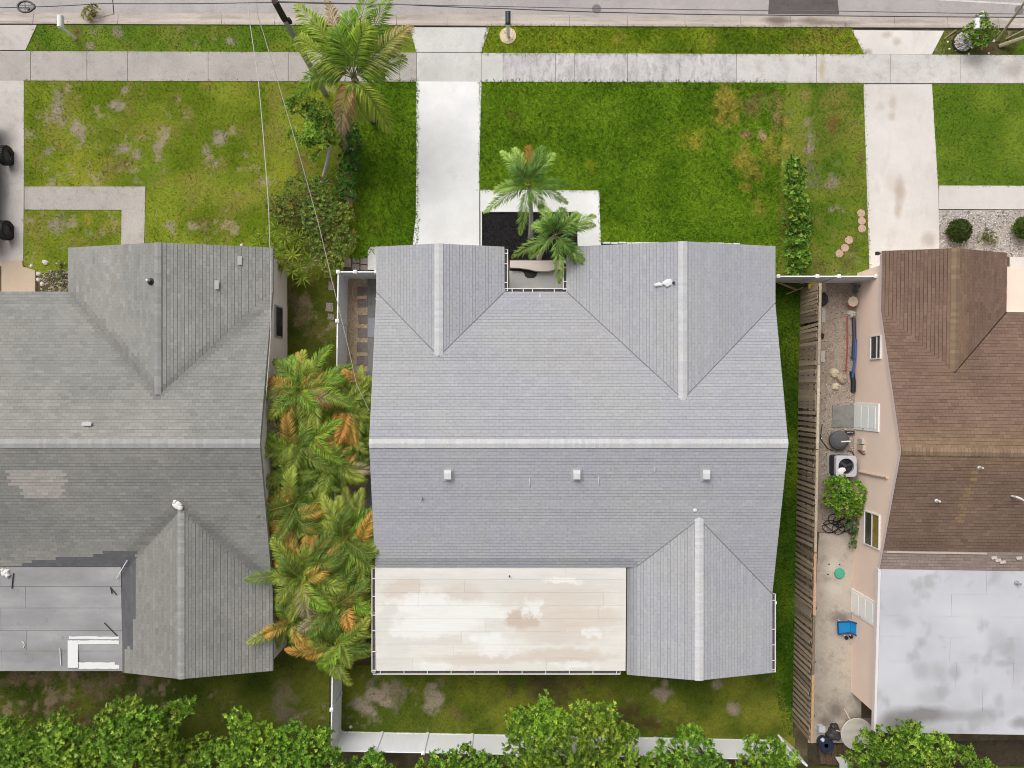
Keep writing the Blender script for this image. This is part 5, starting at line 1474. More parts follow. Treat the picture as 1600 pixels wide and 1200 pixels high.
M['bed_white'] = mat_concrete('pebble_bed', C(206, 196, 188), C(150, 138, 130), .6, 2.5, .35)
M['bed_tan'] = mat_concrete('tan_chip_bed', C(220, 196, 166), C(180, 154, 126), .6, 2.5, .3)
M['bed_brown'] = mat_concrete('dusty_bed', C(182, 166, 150), C(140, 126, 113), .6, 1.6, .3)
sheet('gravel_bed', [(1466, 328), (1700, 329), (1700, 402), (1466, 402)], .03, M['bed_white'], .03)
gravel('gravel', [(1467, 330), (1700, 330), (1700, 401), (1467, 401)], 3400, .034, [C(234, 228, 220), C(214, 206, 200), C(176, 166, 160), C(128, 120, 110), C(240, 236, 230)], 'white pebbles around the topiary balls', 71, .035)
sheet('side_path', [(530, 432), (590, 432), (590, 900), (522, 900)], .02, M['bed_tan'], .02)
gravel('gravel', [(541, 440), (572, 440), (571, 700), (531, 700)], 1500, .03, [C(228, 204, 170), C(208, 178, 144), C(240, 224, 198), C(180, 152, 122)], 'tan stone chips along the inside of the white fence', 72, .024)
al = sheet('alley', [(1262, 441), (1345, 441), (1345, 720), (1250, 720)], .02, M['bed_brown'], .02)
gravel('gravel', [(1283, 446), (1333, 446), (1333, 600), (1283, 600)], 1300, .026, [C(190, 168, 148), C(150, 128, 112), C(212, 196, 178), C(122, 104, 92)], 'brown gravel in the alley beside the pink wall', 73, .024)
gravel('gravel', [(1283, 600), (1336, 600), (1336, 830), (1283, 830)], 1500, .028, [C(206, 198, 190), C(170, 160, 152), C(130, 122, 116), C(226, 220, 212)], 'grey pebbles around the air conditioner', 74, .026)
sheet('alley_slab', [(1279, 832), (1345, 832), (1345, 1160), (1262, 1160)], .05, M['alley'], .05)
sheet('alley_bed', [(1250, 720), (1345, 720), (1345, 831), (1250, 831)], .02, M['bed_brown'], .02)
sheet('step_slab', [(1300, 633), (1339, 633), (1339, 667), (1299, 667)], .07, M['slab_grey'], .07)
sheet('beyond_alley', [(1262, 1161), (1700, 1155), (1700, 1420), (1262, 1420)], .012, mat_concrete('leaf_litter_ground', C(84, 72, 56), C(52, 46, 36), .6, 1.5, .4), .012)
# square pavers on the side path
for k, (x0, y0, w_, h_) in enumerate(((559, 448, 16, 15), (559, 469, 15, 11), (560, 492, 15, 13), (559, 513, 16, 14), (558, 535, 16, 15), (558, 556, 16, 15), (558, 580, 16, 15), (557, 640, 16, 16), (556, 712, 17, 17), (558, 738, 17, 17), (557, 763, 17, 17), (556, 790, 17, 17), (556, 816, 17, 17))):
    b = MB(); q = [A2(x0, y0), A2(x0 + w_, y0), A2(x0 + w_, y0 + h_), A2(x0, y0 + h_)]; c = np.mean(q, 0)
    b.prism(q, .02, .055)
    tag(b.build('paver', M['paver'], base=(c[0], c[1], .02)), ORD[k] + ' square paver of the side path, counted from the fence corner', 'paver', 'pavers of the side path')
sb = sheet('side_walk_slab', [(574.5, 436), (595, 436), (595, 880), (574.5, 880)], .06, M['slab_grey'], .06)
sheet('blue_grey_slab', [(575, 497), (590, 497), (590, 527), (575, 527)], .075, mat_concrete('blue_grey_slab', C(166, 168, 180), C(150, 150, 160), .3, 1, .08), .02)
for k, (x0, y0, w_, h_) in enumerate(((537, 404, 12, 14), (551, 403, 11, 8), (563, 403, 12, 10), (550, 412, 12, 10), (563, 414, 12, 9), (513, 440, 10, 14), (509, 473, 12, 14), (512, 490, 11, 10))):
    b = MB(); q = [A2(x0 + 1, y0), A2(x0 + w_ - .5, y0 + .5), A2(x0 + w_, y0 + h_), A2(x0, y0 + h_ - .7)]; c = np.mean(q, 0)
    b.prism(q, .0, .05); tag(b.build('paver', M['paver'], base=(c[0], c[1], 0)), ('mossy paver nearest the flowering shrub', 'upper middle paver north of the white fence corner', 'upper right paver north of the white fence corner', 'lower middle paver north of the white fence corner', 'lower right paver north of the white fence corner', 'topmost paver west of the white fence', 'middle paver west of the white fence', 'lowest paver west of the white fence')[k], 'paver', 'pavers outside the white fence')
# pink edging bricks on the side path
b = MB(); t_ = np.linspace(2.0, 4.2, 9); c = A(560, 457); b.tube([(c[0] + .28 * math.cos(q), c[1] + .42 * math.sin(q), .07) for q in t_], .045, 6, C(226, 184, 158))
tag(b.build('edging_stone', M['stone'], base=(c[0], c[1], 0)), 'curved pink edging stone by the first side path paver', 'edging stone')
b = MB(); q = [A2(559, 463), A2(574, 462), A2(574, 467), A2(559, 468)]; c = np.mean(q, 0); b.prism(q, .02, .11, C(222, 180, 154)); tag(b.build('edging_stone', M['stone'], base=(c[0], c[1], 0)), 'straight pink edging stone beside the curved one', 'edging stone')
# round pink stepping stones
for k, (x, y) in enumerate(((1345, 333.5), (1346, 345.5), (1346.5, 357.5), (1326, 375.5), (1319.5, 387.5), (1311, 396.5))):
    b = MB(); c = A(x, y); b.lathe(c[0], c[1], [(.19, 0), (.19, .045), (.17, .06), (.05, .062)], 22, C(214, 178, 160) * (1 - .05 * (k % 3)))
    tag(b.build('stepping_stone', M['stone'], base=(c[0], c[1], 0)), 'round pink stepping stone, %s' % ('topmost of the three in a column by the driveway', 'middle of the three in a column by the driveway', 'lowest of the three in a column by the driveway', 'nearest the column of the three set diagonally', 'middle of the three set diagonally', 'farthest from the driveway of the three set diagonally')[k], 'stepping stone', 'round stepping stones')
# white edging blocks of the mulch strip
xs_ = np.linspace(941, 1156, 18)
for k in range(17):
    b = MB(); x0, x1 = xs_[k] + .5, xs_[k + 1] - .5; y_ = 378.5 + 2.0 * (k / 17) + rng.uniform(-.4, .4)
    q = [A2(x0, y_), A2(x1, y_ + rng.uniform(-.3, .3)), A2(x1, y_ + 2.6), A2(x0, y_ + 2.6)]; c = np.mean(q, 0)
    b.prism(q, 0, .1, C(238, 236, 230)); tag(b.build('edging_block', M['paint'], base=(c[0], c[1], 0)), ORD[k] + ' white edging block of the mulch strip, counted from the front path', 'edging block', 'white edging of the mulch strip')
b = MB(); b.prism([A2(751, 331), A2(753.2, 331), A2(753.2, 388), A2(751, 388)], 0, .13); tag(b.build('garden_edging', M['white'], base=A(752, 360)), 'thin white edging between driveway and black mulch bed', 'edging')
b = MB(); b.prism([A2(754, 329.8), A2(900, 329.8), A2(900, 332), A2(754, 332)], 0, .13); tag(b.build('garden_edging', M['white'], base=A(826, 331)), 'thin white edging between front path and black mulch bed', 'edging')
# mulch chips
gravel('mulch', [(754, 333), (900, 333), (902, 404), (754, 404)], 2600, .035, [(.012,) * 3, (.02, .018, .018), (.006,) * 3, (.035, .032, .03)], 'black mulch chips in the bed under the two palms', 75, .044)
gravel('mulch', [(941, 382), (1156, 383), (1156, 398), (941, 398)], 900, .035, [(.012,) * 3, (.02, .018, .018), (.006,) * 3], 'black mulch chips in the narrow strip at the roof edge', 76, .044)
# rocks in the bed of the left house
rr_ = np.random.default_rng(80)
for k, (x, y, s_, lab) in enumerate(((72, 410, .16, 'large white rock on the grass by the left porch slab'), (50, 416, .1, 'pale rock at the tip of the beige porch slab'), (61, 428, .12, 'pale rock right of the porch slab, upper of three'), (60, 437, .11, 'square pale rock right of the porch slab, middle of three'), (66, 444, .1, 'pale rock right of the porch slab, lowest of three'), (378, 383, .09, 'small white rock at the front edge of the left roof'))):
    b = MB(); c = A(x, y); blob(b, c[0], c[1], 0, s_, s_ * .9, 8, C(222, 214, 204), 80 + k); tag(b.build('rock', M['stone'], base=c), lab, 'rock')
gravel('leaf_scatter', [(62, 425), (107, 415), (107, 456), (62, 456)], 420, .03, [C(196, 190, 170), C(150, 140, 116), C(228, 224, 210)], 'pale stones and leaf bits in the rock bed', 77, .02)
# pink brick steps at the right edge
for i in range(4):
    for j in range(3):
        b = MB(); x0, y0 = 1578 + j * 18, 431.5 + i * 12.6
        q = [A2(x0, y0), A2(x0 + 16.6, y0), A2(x0 + 16.6, y0 + 11.3), A2(x0, y0 + 11.3)]; c = np.mean(q, 0)
        b.prism(q, 0, .08, C(196, 158, 140) * rng.uniform(.88, 1.05)); tag(b.build('paver', M['stone'], base=(c[0], c[1], 0)), ORD[j] + ' pink porch paver from the brown roof in the ' + ORD[i] + ' row down', 'paver', 'pink porch pavers')

# ------------------------------------------------------------------ street furniture
def mailbox(px, py, z, label, post_col, box_col, length=.5, lean=(0, 0), flag=False):
    c = A(px, py); o = root('mailbox', c, label, 'mailbox')
    b = MB(); top = np.array((c[0] + lean[0], c[1] + lean[1], z)); b.tube([c, top], .075, 4, post_col); b.build('post', M['paint'], o)
    b = MB(); hw = .12
    prof = [(-hw, 0), (hw, 0), (hw, .12)] + [(hw * math.cos(t), .12 + hw * math.sin(t)) for t in np.linspace(.3, math.pi - .3, 7)] + [(-hw, .12)]
    n_ = len(prof); V = [(top[0] + s, top[1] - .06, z + h_) for s, h_ in prof] + [(top[0] + s, top[1] - .06 + length, z + h_) for s, h_ in prof]
    b.add(V, [list(range(n_)), list(range(n_, 2 * n_))[::-1]] + [[i, n_ + i, n_ + (i + 1) % n_, (i + 1) % n_] for i in range(n_)], box_col)
    bo = b.build('box', M['paint'], o)
    b = MB(); b.box(top[0] - hw, top[0] + hw, top[1] + length - .06, top[1] + length - .045, z - .01, z + .2, box_col * .9); b.build('box_door', M['paint'], bo)
    return o


WH = C(240, 242, 240)
mailbox(119, 61, 1.1, 'all white mailbox on the left verge', WH, WH, .52)
mailbox(794, 58, 1.25, 'dark mailbox on a white post in a round pale stone', WH, np.array((.035, .035, .04)), .52)
mailbox(1503, 62, 1.0, 'white mailbox beside the white flower bush', WH, WH, .5)
b = MB(); c = A(793.5, 56.5); b.disc(c[0], c[1], 0, .075, .39, 28, C(232, 212, 180), jit=.05); tag(b.build('round_paver', M['stone'], base=c), 'round cream stone under the dark mailbox', 'paver')
b = MB(); c = A(1503, 67); b.lathe(c[0], c[1], [(.5, 0), (.5, .1), (.45, .12), (.44, .06), (.02, .06)], 26, C(58, 52, 48)); tag(b.build('planter_ring', M['stone'], base=c), 'round dark edging ring full of white pebbles under the right mailbox', 'planter')
t_ = np.linspace(0, 2 * math.pi, 25)[:-1]
gravel('gravel', [(1503 + 14.5 * math.cos(q), 67 + 14.5 * math.sin(q)) for q in t_], 700, .035, [C(236, 232, 226), C(214, 208, 202), C(150, 142, 136)], 'white pebbles in the ring under the right mailbox', 78, .09)
for k, (x, y) in enumerate(((1480, 66), (1483, 77), (1493, 79), (1513, 85), (1544, 84), (1529, 70))):
    b = MB(); c = A(x, y); blob(b, c[0], c[1], 0.01, .06, .06, 7, C(238, 234, 226), 300 + k); tag(b.build('pebble', M['stone'], base=c), ORD[k] + ' loose white pebble on the right verge, counted from the driveway apron', 'pebble', 'loose pebbles on the right verge')
# leaning poles right of the flower bush
for (a_, b_, rr, lab) in (((1561, 72, .05), (1625, 50, 1.1), .10, 'thick pale log leaning out of the right verge'), ((1557, 64, .05), (1602, 2, 2.0), .06, 'thin pale pole leaning over the kerb at right'), ((1572, 61, .05), (1600, 47, .7), .045, 'short thin stick beside the thick pale log')):
    b = MB(); b.tube([A(*a_), A(*b_)], [rr, rr * .8], 8, C(178, 166, 140)); tag(b.build('log', M['bark'], base=A(a_[0], a_[1])), lab, 'log')
b = MB(); b.tube([A(1475, 61, .03), A(1494, 47, .1)], .04, 6, C(150, 130, 104)); tag(b.build('log', M['bark'], base=A(1475, 61)), 'small dry branch left of the pebble ring', 'branch')

# utility pole, cables, splice loop
pb, pt = A(508, 146), A(431, 5, 7.1)
o = root('utility_pole', pb, 'weathered wooden utility pole behind the coconut palm', 'utility pole')
b = MB(); b.tube([pb, (pb + pt) / 2, pb + (pt - pb) * .86], [.13, .12, .11], 12, C(178, 182, 164)); b.build('shaft', M['bark'], o)
b = MB(); b.tube([pb + (pt - pb) * .855, pt + (pt - pb) * .02], [.125, .12], 12, C(72, 60, 58)); b.build('pole_cap', M['bark'], o)
b = MB(); q = pb + (pt - pb) * .84; b.obox(q + (.12, 0, 0), (.1, 0, 0), (0, .05, 0), (0, 0, .16), C(60, 54, 50)); b.build('bracket', M['bark'], o)


def cable(pts_px, r_, col, label, sag=.0, mat='paint'):
    P = np.array([A(*q) for q in pts_px]); Q_ = []
    for i in range(len(P) - 1):
        for t in np.linspace(0, 1, 9)[:-1]:
            q = P[i] * (1 - t) + P[i + 1] * t; q[2] -= sag * 4 * t * (1 - t); Q_.append(q)
    Q_.append(P[-1])
    b = MB(); b.tube(Q_, r_, 5, col); tag(b.build('cable', M[mat], base=Q_[0]), label, 'cable')


DK = np.array((.07, .064, .062))
cable([(-120, 14, 6.6), (0, 12, 6.6), (160, 5.5, 6.7), (431, 3.5, 7.0)], .016, DK, 'dark overhead cable along the road left of the pole', .05)
cable([(431, 3.5, 7.0), (620, 6.5, 6.8), (800, 14, 6.7), (1000, 20.5, 6.6), (1200, 23.5, 6.6), (1700, 27.5, 6.6)], .018, DK, 'thick dark overhead cable crossing the whole road edge', .03)
cable([(431, 2, 7.3), (760, 9.5, 7.1), (1000, 13.5, 7), (1300, 17, 7), (1700, 23, 7)], .014, C(120, 112, 110), 'thin grey overhead cable above the thick one', .03)
cable([(174, -20, 5.8), (178, 22, 5.2)], .018, DK, 'short dark wire hanging down to the kerb on the left', .0)
cable([(178, 22, 5.2), (150, 29, 5.0)], .012, C(150, 120, 110), 'thin wire end bent along the kerb', .0)
cable([(384, -30, 6.9), (391, 40, 6.5), (404, 130, 6.0), (412, 220, 5.6), (420, 330, 5.1), (423, 440, 4.5), (423, 520, 3.9), (414, 640, 3.3)], .017, C(226, 222, 214), 'white service wire running down to the left house', .02)
cable([(397, -20, 6.8), (403, 25, 6.6), (420, 80, 6.3), (442, 155, 5.9), (470, 250, 5.4), (499, 355, 4.8), (519, 440, 4.3), (540, 525, 3.8), (557, 600, 3.3), (576, 640, 2.9)], .015, C(196, 188, 180), 'grey service wire running down to the light grey house', .02)
c = A(40, 10.5, 6.6); o = MB(); t_ = np.linspace(0, 2 * math.pi, 25)
o.tube([(c[0] + .3 * math.cos(q) + .05 * (math.cos(q) > .9), c[1] + .21 * math.sin(q), c[2]) for q in t_], .04, 6, DK)
for y_ in (-.08, .06): o.tube([(c[0] - .29, c[1] + y_, c[2]), (c[0] + .29, c[1] + y_, c[2])], .014, 5, DK)
o.tube([(c[0] - .02, c[1] - .2, c[2]), (c[0] - .02, c[1] + .2, c[2])], .014, 5, DK)
o.lathe(c[0] + .1, c[1] - .09, [(.06, c[2] - .03), (.06, c[2] + .05)], 8, DK)
tag(o.build('cable_loop', M['paint'], base=c), 'black cable storage loop hanging on the overhead line at upper left', 'cable loop')
b = MB(); tp = A(418, 602, 3.2); b.tube([tp - (0, 0, .9), tp], .03, 8); b.tube([tp, tp + (-.06, -.12, .06)], .045, 8); tag(b.build('service_mast', M['metal'], base=tp - (0, 0, .9)), 'grey service mast at the edge of the left roof', 'mast')

# vehicle parked on the left driveway, only its wheels reach into view
o = root('parked_vehicle', (-24.7, 9.4, 0), 'dark vehicle cut off by the left edge, two knobbly tyres showing', 'car')
b = MB(); b.prism([(-25.7, 6.7), (-24.1, 6.7), (-24.1, 12.6), (-25.7, 12.6)], .55, 1.0, C(70, 62, 74)); b.prism([(-25.6, 7.0), (-24.35, 7.0), (-24.35, 10.2), (-25.6, 10.2)], 1.0, 1.75, C(60, 54, 64)); b.prism([(-25.55, 10.2), (-24.4, 10.2), (-24.25, 12.5), (-25.65, 12.5)], [1.0] * 4, [1.3, 1.3, 1.15, 1.15], C(70, 62, 74)); b.build('body', M['paint'], o)
for px_, py_ in ((1, 243), (1.5, 360)):
    for xx in (0, -1.75):
        c = A(px_, py_, .45); cx = -23.66 + xx
        wb = MB(); nseg = 28
        for a0 in range(nseg):       # knobbly tread blocks round the tyre
            t0 = a0 * 2 * math.pi / nseg
            ce = np.array((cx, c[1] + .43 * math.cos(t0), .45 + .43 * math.sin(t0)))
            wb.obox(ce, (.13, 0, 0), np.array((0, -math.sin(t0), math.cos(t0))) * .034, np.array((0, math.cos(t0), math.sin(t0))) * .03, (.02, .02, .022))
        a = np.linspace(0, 2 * math.pi, 33)[:-1]
        pr_ = [(.24, -.11), (.36, -.13), (.42, -.11), (.42, .11), (.36, .13), (.24, .11)]
        V = [(cx + w_, c[1] + r_ * math.cos(t), .45 + r_ * math.sin(t)) for r_, w_ in pr_ for t in a]
        wb.add(V, [[i * 32 + j, i * 32 + (j + 1) % 32, (i + 1) * 32 + (j + 1) % 32, (i + 1) * 32 + j] for i in range(5) for j in range(32)], (.02, .02, .022))
        wh = wb.build('wheel', M['black'], o)
        rb = MB(); V = [(cx + .07, c[1] + .25 * math.cos(t), .45 + .25 * math.sin(t)) for t in a] + [(cx - .07, c[1] + .25 * math.cos(t), .45 + .25 * math.sin(t)) for t in a]
        rb.add(V, [list(range(32)), list(range(32, 64))[::-1]] + [[i, 32 + i, 32 + (i + 1) % 32, (i + 1) % 32] for i in range(32)], (.05, .05, .055)); rb.build('rim', M['paint'], wh)

# ------------------------------------------------------------------ things in the alley
# air conditioner
c0, c1 = A2(1306, 712, .82), A2(1338.5, 745, .82)
x0, x1, y0, y1 = c0[0], c1[0], c1[1], c0[1]; xm, ym = (x0 + x1) / 2, (y0 + y1) / 2
o = root('air_conditioner', (xm, ym, 0), 'grey air conditioner with a round fan beside the pink wall', 'air conditioner')
rc = .1
def rrect(x0, x1, y0, y1, r_, n_=5):
    P = []
    for cx, cy, a in ((x1 - r_, y1 - r_, 0), (x0 + r_, y1 - r_, 90), (x0 + r_, y0 + r_, 180), (x1 - r_, y0 + r_, 270)):
        P += [(cx + r_ * math.cos(math.radians(a + 90 * i / n_)), cy + r_ * math.sin(math.radians(a + 90 * i / n_))) for i in range(n_ + 1)]
    return P
b = MB(); b.prism(rrect(x0 + .03, x1 - .03, y0 + .03, y1 - .03, rc), .08, .62, (.018, .018, .02)); cb_ = b.build('cabinet', M['dark'], o)
for i in range(12):
    b = MB(); z_ = .1 + i * .042; b.prism(rrect(x0 + .012, x1 - .012, y0 + .012, y1 - .012, rc), z_, z_ + .012, (.04, .04, .045)); b.build('louver', M['dark'], cb_)
b = MB()                                   # top panel with a round opening
n_ = 48; out = rrect(x0, x1, y0, y1, rc, 11); rf_ = .36
hx, hy = (x1 - x0) / 2, (y1 - y0) / 2
out = []
for i_ in range(64):
    t = i_ * 2 * math.pi / 64; q_ = (abs(math.cos(t)) ** 9 + abs(math.sin(t)) ** 9) ** (-1 / 9)
    out.append((xm + hx * q_ * math.cos(t), ym + hy * q_ * math.sin(t)))
inn = []
for q in out:
    t = math.atan2(q[1] - ym, q[0] - xm); inn.append((xm + rf_ * math.cos(t), ym + rf_ * math.sin(t)))
N_ = len(out)
V = [(q[0], q[1], .62) for q in out] + [(q[0], q[1], .82) for q in out] + [(q[0], q[1], .83) for q in inn] + [(q[0], q[1], .70) for q in inn]
b.add(V, [[i, (i + 1) % N_, N_ + (i + 1) % N_, N_ + i] for i in range(N_)] + [[N_ + i, N_ + (i + 1) % N_, 2 * N_ + (i + 1) % N_, 2 * N_ + i] for i in range(N_)] + [[2 * N_ + i, 2 * N_ + (i + 1) % N_, 3 * N_ + (i + 1) % N_, 3 * N_ + i] for i in range(N_)], C(200, 200, 206)); b.build('top_panel', M['paint'], o)
b = MB(); b.disc(xm, ym, .635, .65, rf_, 32, (.01,) * 3); b.build('fan_well', M['black'], o)
for i in range(3):
    a = i * 2.094 + .4; b = MB(); ca, sa = math.cos(a), math.sin(a)
    P = [(.06, -.04), (.3, -.10), (.31, .05), (.06, .04)]
    b.add([(xm + u * ca - v * sa, ym + u * sa + v * ca, .73 + .12 * v) for u, v in P], [[0, 1, 2, 3]], (.05, .05, .055)); b.build('fan_blade', M['paint'], o)
b = MB(); b.lathe(xm, ym, [(.07, .68), (.07, .77), (.03, .785)], 14, C(70, 70, 74)); b.build('fan_hub', M['paint'], o)
for rr in (.1, .16, .22, .28, .335):
    b = MB(); t_ = np.linspace(0, 2 * math.pi, 33); b.tube([(xm + rr * math.cos(q), ym + rr * math.sin(q), .825) for q in t_], .005, 4, C(60, 60, 64)); b.build('guard_ring', M['paint'], o)
b = MB(); b.prism([(x0 - .08, y0 - .08), (x1 + .05, y0 - .08), (x1 + .05, y1 + .08), (x0 - .08, y1 + .08)], .02, .08, C(170, 166, 160)); b.build('pad', M['stone'], o)
b = MB(); q = A(1315.5, 735.5, .86); blob(b, q[0], q[1], .83, .17, .035, 9, C(238, 238, 240), 55); tag(b.build('rag', M['paint'], base=(q[0], q[1], .83)), 'white rag lying on the fan guard of the air conditioner', 'rag')
# dark round fire pit and small black case
c = A(1307, 687); b = MB(); b.lathe(c[0], c[1], [(.3, .0), (.42, .12), (.46, .3), (.44, .34), (.3, .44), (.1, .48)], 22, C(96, 96, 98)); o = b.build('lidded_drum', M['stone'], base=c); tag(o, 'dark grey round lidded drum above the air conditioner', 'drum')
b = MB(); b.obox((c[0] + .22, c[1] - .05, .47), (.22, .01, 0), (-.01, .03, 0), (0, 0, .02), C(236, 236, 236)); ho = b.build('handle', M['paint'], o)
c = A(1326, 675.5); b = MB(); b.prism(rrect(c[0] - .22, c[0] + .22, c[1] - .09, c[1] + .09, .08), .02, .14, (.015,) * 3); o = b.build('tool_case', M['dark'], base=c); tag(o, 'small black oblong case by the pink wall', 'case')
b = MB(); b.tube([(c[0] - .15, c[1], .15), (c[0], c[1] + .02, .2), (c[0] + .13, c[1], .15)], .018, 6, C(190, 190, 190)); b.build('handle', M['paint'], o)
for k, (pts, lab) in enumerate(((((1284, 662), (1281, 685), (1292, 700), (1300, 704)), 'thin dark hose looping round the lidded drum'), (((1320, 712), (1325, 704), (1331, 706), (1334, 712)), 'short black hose behind the air conditioner'))):
    b = MB(); b.tube([np.append(A2(*q), .06) for q in pts], .018, 6, (.03,) * 3); tag(b.build('hose', M['black'], base=A(*pts[0])), lab, 'hose')
# coiled black garden hose
hp = []
for k, (cx, cy, rr) in enumerate(((1303, 811, .3), (1312, 815, .34), (1318, 820, .36), (1296, 822, .38), (1308, 826, .3), (1316, 810, .28))):
    c = A(cx, cy)
    for t in np.linspace(0, 2 * math.pi, 17)[:-1] + k: hp.append((c[0] + rr * math.cos(t), c[1] + rr * .8 * math.sin(t), .06 + .02 * k + .03 * math.sin(t * 2)))
b = MB(); b.tube(hp, .019, 6, (.025,) * 3); tag(b.build('garden_hose', M['black'], base=A(1310, 818)), 'coiled black garden hose below the green bush', 'hose')
# green round lid and little drain holes
c = A(1310.5, 895); b = MB(); b.lathe(c[0], c[1], [(.24, .05), (.25, .1), (.23, .13), (.05, .15)], 24, C(84, 182, 150)); tag(b.build('plastic_disc', M['paint'], base=(c[0], c[1], .05)), 'round turquoise plastic disc on the alley concrete', 'disc')
for k, (x, y, lab) in enumerate(((1294.5, 881, 'dark plug left of the turquoise disc, upper'), (1311, 881.5, 'dark plug just above the turquoise disc'), (1293, 897, 'dark plug left of the turquoise disc, lower'))):
    c = A(x, y); b = MB(); b.lathe(c[0], c[1], [(.035, .05), (.035, .075), (.02, .08)], 10, (.02,) * 3); tag(b.build('floor_plug', M['dark'], base=(c[0], c[1], .05)), lab, 'plug')
# blue plastic lounger
o = root('lounger', A(1327, 983), 'blue folding lounger on the alley concrete', 'lounger')
K_ = lambda x, y, z: A(x, y, z)
b = MB(); SE = [K_(1310, 973, .32), K_(1329, 972.5, .32), K_(1328, 987, .32), K_(1311.5, 990, .32)]; b.add(SE + [q - (0, 0, .05) for q in SE], [[0, 1, 2, 3], [7, 6, 5, 4], [0, 4, 5, 1], [1, 5, 6, 2], [2, 6, 7, 3], [3, 7, 4, 0]], C(24, 138, 200)); b.build('seat', M['paint'], o)
b = MB(); BK = [K_(1329.5, 972.5, .33), K_(1344, 977, .62), K_(1344, 994, .62), K_(1328.5, 987, .33)]; b.add(BK + [q - (0, 0, .05) for q in BK], [[0, 1, 2, 3], [7, 6, 5, 4], [0, 4, 5, 1], [1, 5, 6, 2], [2, 6, 7, 3], [3, 7, 4, 0]], C(22, 130, 194)); b.build('backrest', M['paint'], o)
for pts in ((K_(1309, 972, .33), K_(1329, 971, .34), K_(1345, 976, .64)), (K_(1310, 991, .33), K_(1328, 988.5, .34), K_(1345, 996, .64)), (K_(1345, 976, .64), K_(1345, 996, .64)), (K_(1309, 972, .33), K_(1310, 991, .33))):
    b = MB(); b.tube(np.array(pts), .035, 7, C(22, 74, 130)); b.build('frame_rail', M['paint'], o)
for x, y in ((1313, 971), (1330, 970), (1320, 993), (1329, 993)):
    b = MB(); q = A(x, y, .3); b.tube([(q[0], q[1], .05), q], .03, 6, C(220, 220, 226)); b.build('leg', M['paint'], o)
for x, y in ((1323, 997), (1330, 995)):
    b = MB(); q = A(x, y, .12); b.lathe(q[0], q[1], [(.08, .05), (.09, .12), (.05, .18)], 12, C(40, 40, 50)); b.build('wheel', M['paint'], o)
# round slatted table with curved legs
c = A(1339, 1147, .72); o = root('round_table', (c[0], c[1], 0), 'round beige slatted garden table at the end of the alley', 'table')
R_ = .72
b = MB(); a = np.linspace(0, 2 * math.pi, 41); b.tube([(c[0] + R_ * math.cos(t), c[1] + R_ * math.sin(t), .72) for t in a], .028, 6, C(222, 214, 196)); b.build('rim', M['paint'], o)
y_ = -R_ + .04
while y_ < R_ - .02:
    hw = math.sqrt(max(R_ ** 2 - y_ ** 2, .001)); b = MB(); b.box(c[0] - hw, c[0] + hw, c[1] + y_ - .021, c[1] + y_ + .021, .715, .735, C(214, 208, 194)); b.build('slat', M['paint'], o); y_ += .052
for a in (.3, 1.9, 3.2, 4.7):
    b = MB(); ca, sa = math.cos(a), math.sin(a); b.tube([(c[0] + r_ * ca, c[1] + r_ * sa, z_) for r_, z_ in ((.3, .7), (.55, .45), (.85, .2), (.92, .02))], .025, 6, C(216, 204, 178)); b.build('leg', M['paint'], o)
# grey box, dark bin, bag, white carton behind the table
def crate(x0, x1, y0, y1, z0, z1, col, name, label, cat):
    a_, b_ = A2(x0, y0, z1), A2(x1, y1, z1); b = MB()
    b.prism([(a_[0], a_[1]), (b_[0], a_[1]), (b_[0], b_[1]), (a_[0], b_[1])], z0, z1 - .04, col)
    base_o = b.build(name, M['paint'], base=((a_[0] + b_[0]) / 2, (a_[1] + b_[1]) / 2, z0)); tag(base_o, label, cat)
    b = MB(); b.prism([(a_[0] - .02, a_[1] + .02), (b_[0] + .02, a_[1] + .02), (b_[0] + .02, b_[1] - .02), (a_[0] - .02, b_[1] - .02)], z1 - .038, z1, col * .93); b.build('lid', M['paint'], base_o)
crate(1351, 1372, 1131, 1152, 0, .6, C(150, 148, 150), 'storage_box', 'grey storage box between round table and pink house', 'box')
crate(1280, 1289, 1136, 1144, .05, .35, C(226, 226, 230), 'carton', 'small white carton at the foot of the board fence', 'box')
c = A(1284, 1157); b = MB(); b.lathe(c[0], c[1], [(.28, 0), (.33, .5), (.36, .52), (.33, .55), (.3, .5)], 22, (.02, .026, .05)); o = b.build('bin', M['paint'], base=c); tag(o, 'dark blue round bin at the end of the board fence', 'bin')
b = MB(); b.lathe(c[0], c[1], [(.3, .4), (.28, .45), (.1, .5)], 20, (.015, .018, .03)); b.build('bin_lining', M['paint'], o)
b = MB(); c = A(1285.5, 1156.5, .55); blob(b, c[0], c[1], .5, .09, .12, 10, C(214, 224, 240), 7); tag(b.build('ball', M['paint'], base=(c[0], c[1], .5)), 'small pale ball in the dark blue bin', 'ball')
for k, (x, y, s_, col, lab) in enumerate(((1300, 1145, .34, (.05, .045, .042), 'dark rubbish bag between bin and round table'), (1302, 1135, .2, (.04, .03, .03), 'small dark brown bundle above the rubbish bag'))):
    b = MB(); c = A(x, y); blob(b, c[0], c[1], .03, s_, s_ * 1.1, 12, np.array(col), 90 + k); blob(b, c[0] + .1, c[1] - .06, .1, s_ * .6, s_ * .9, 9, np.array(col) * 1.3, 95 + k); tag(b.build('rubbish_bag', M['paint'], base=c), lab, 'bag')
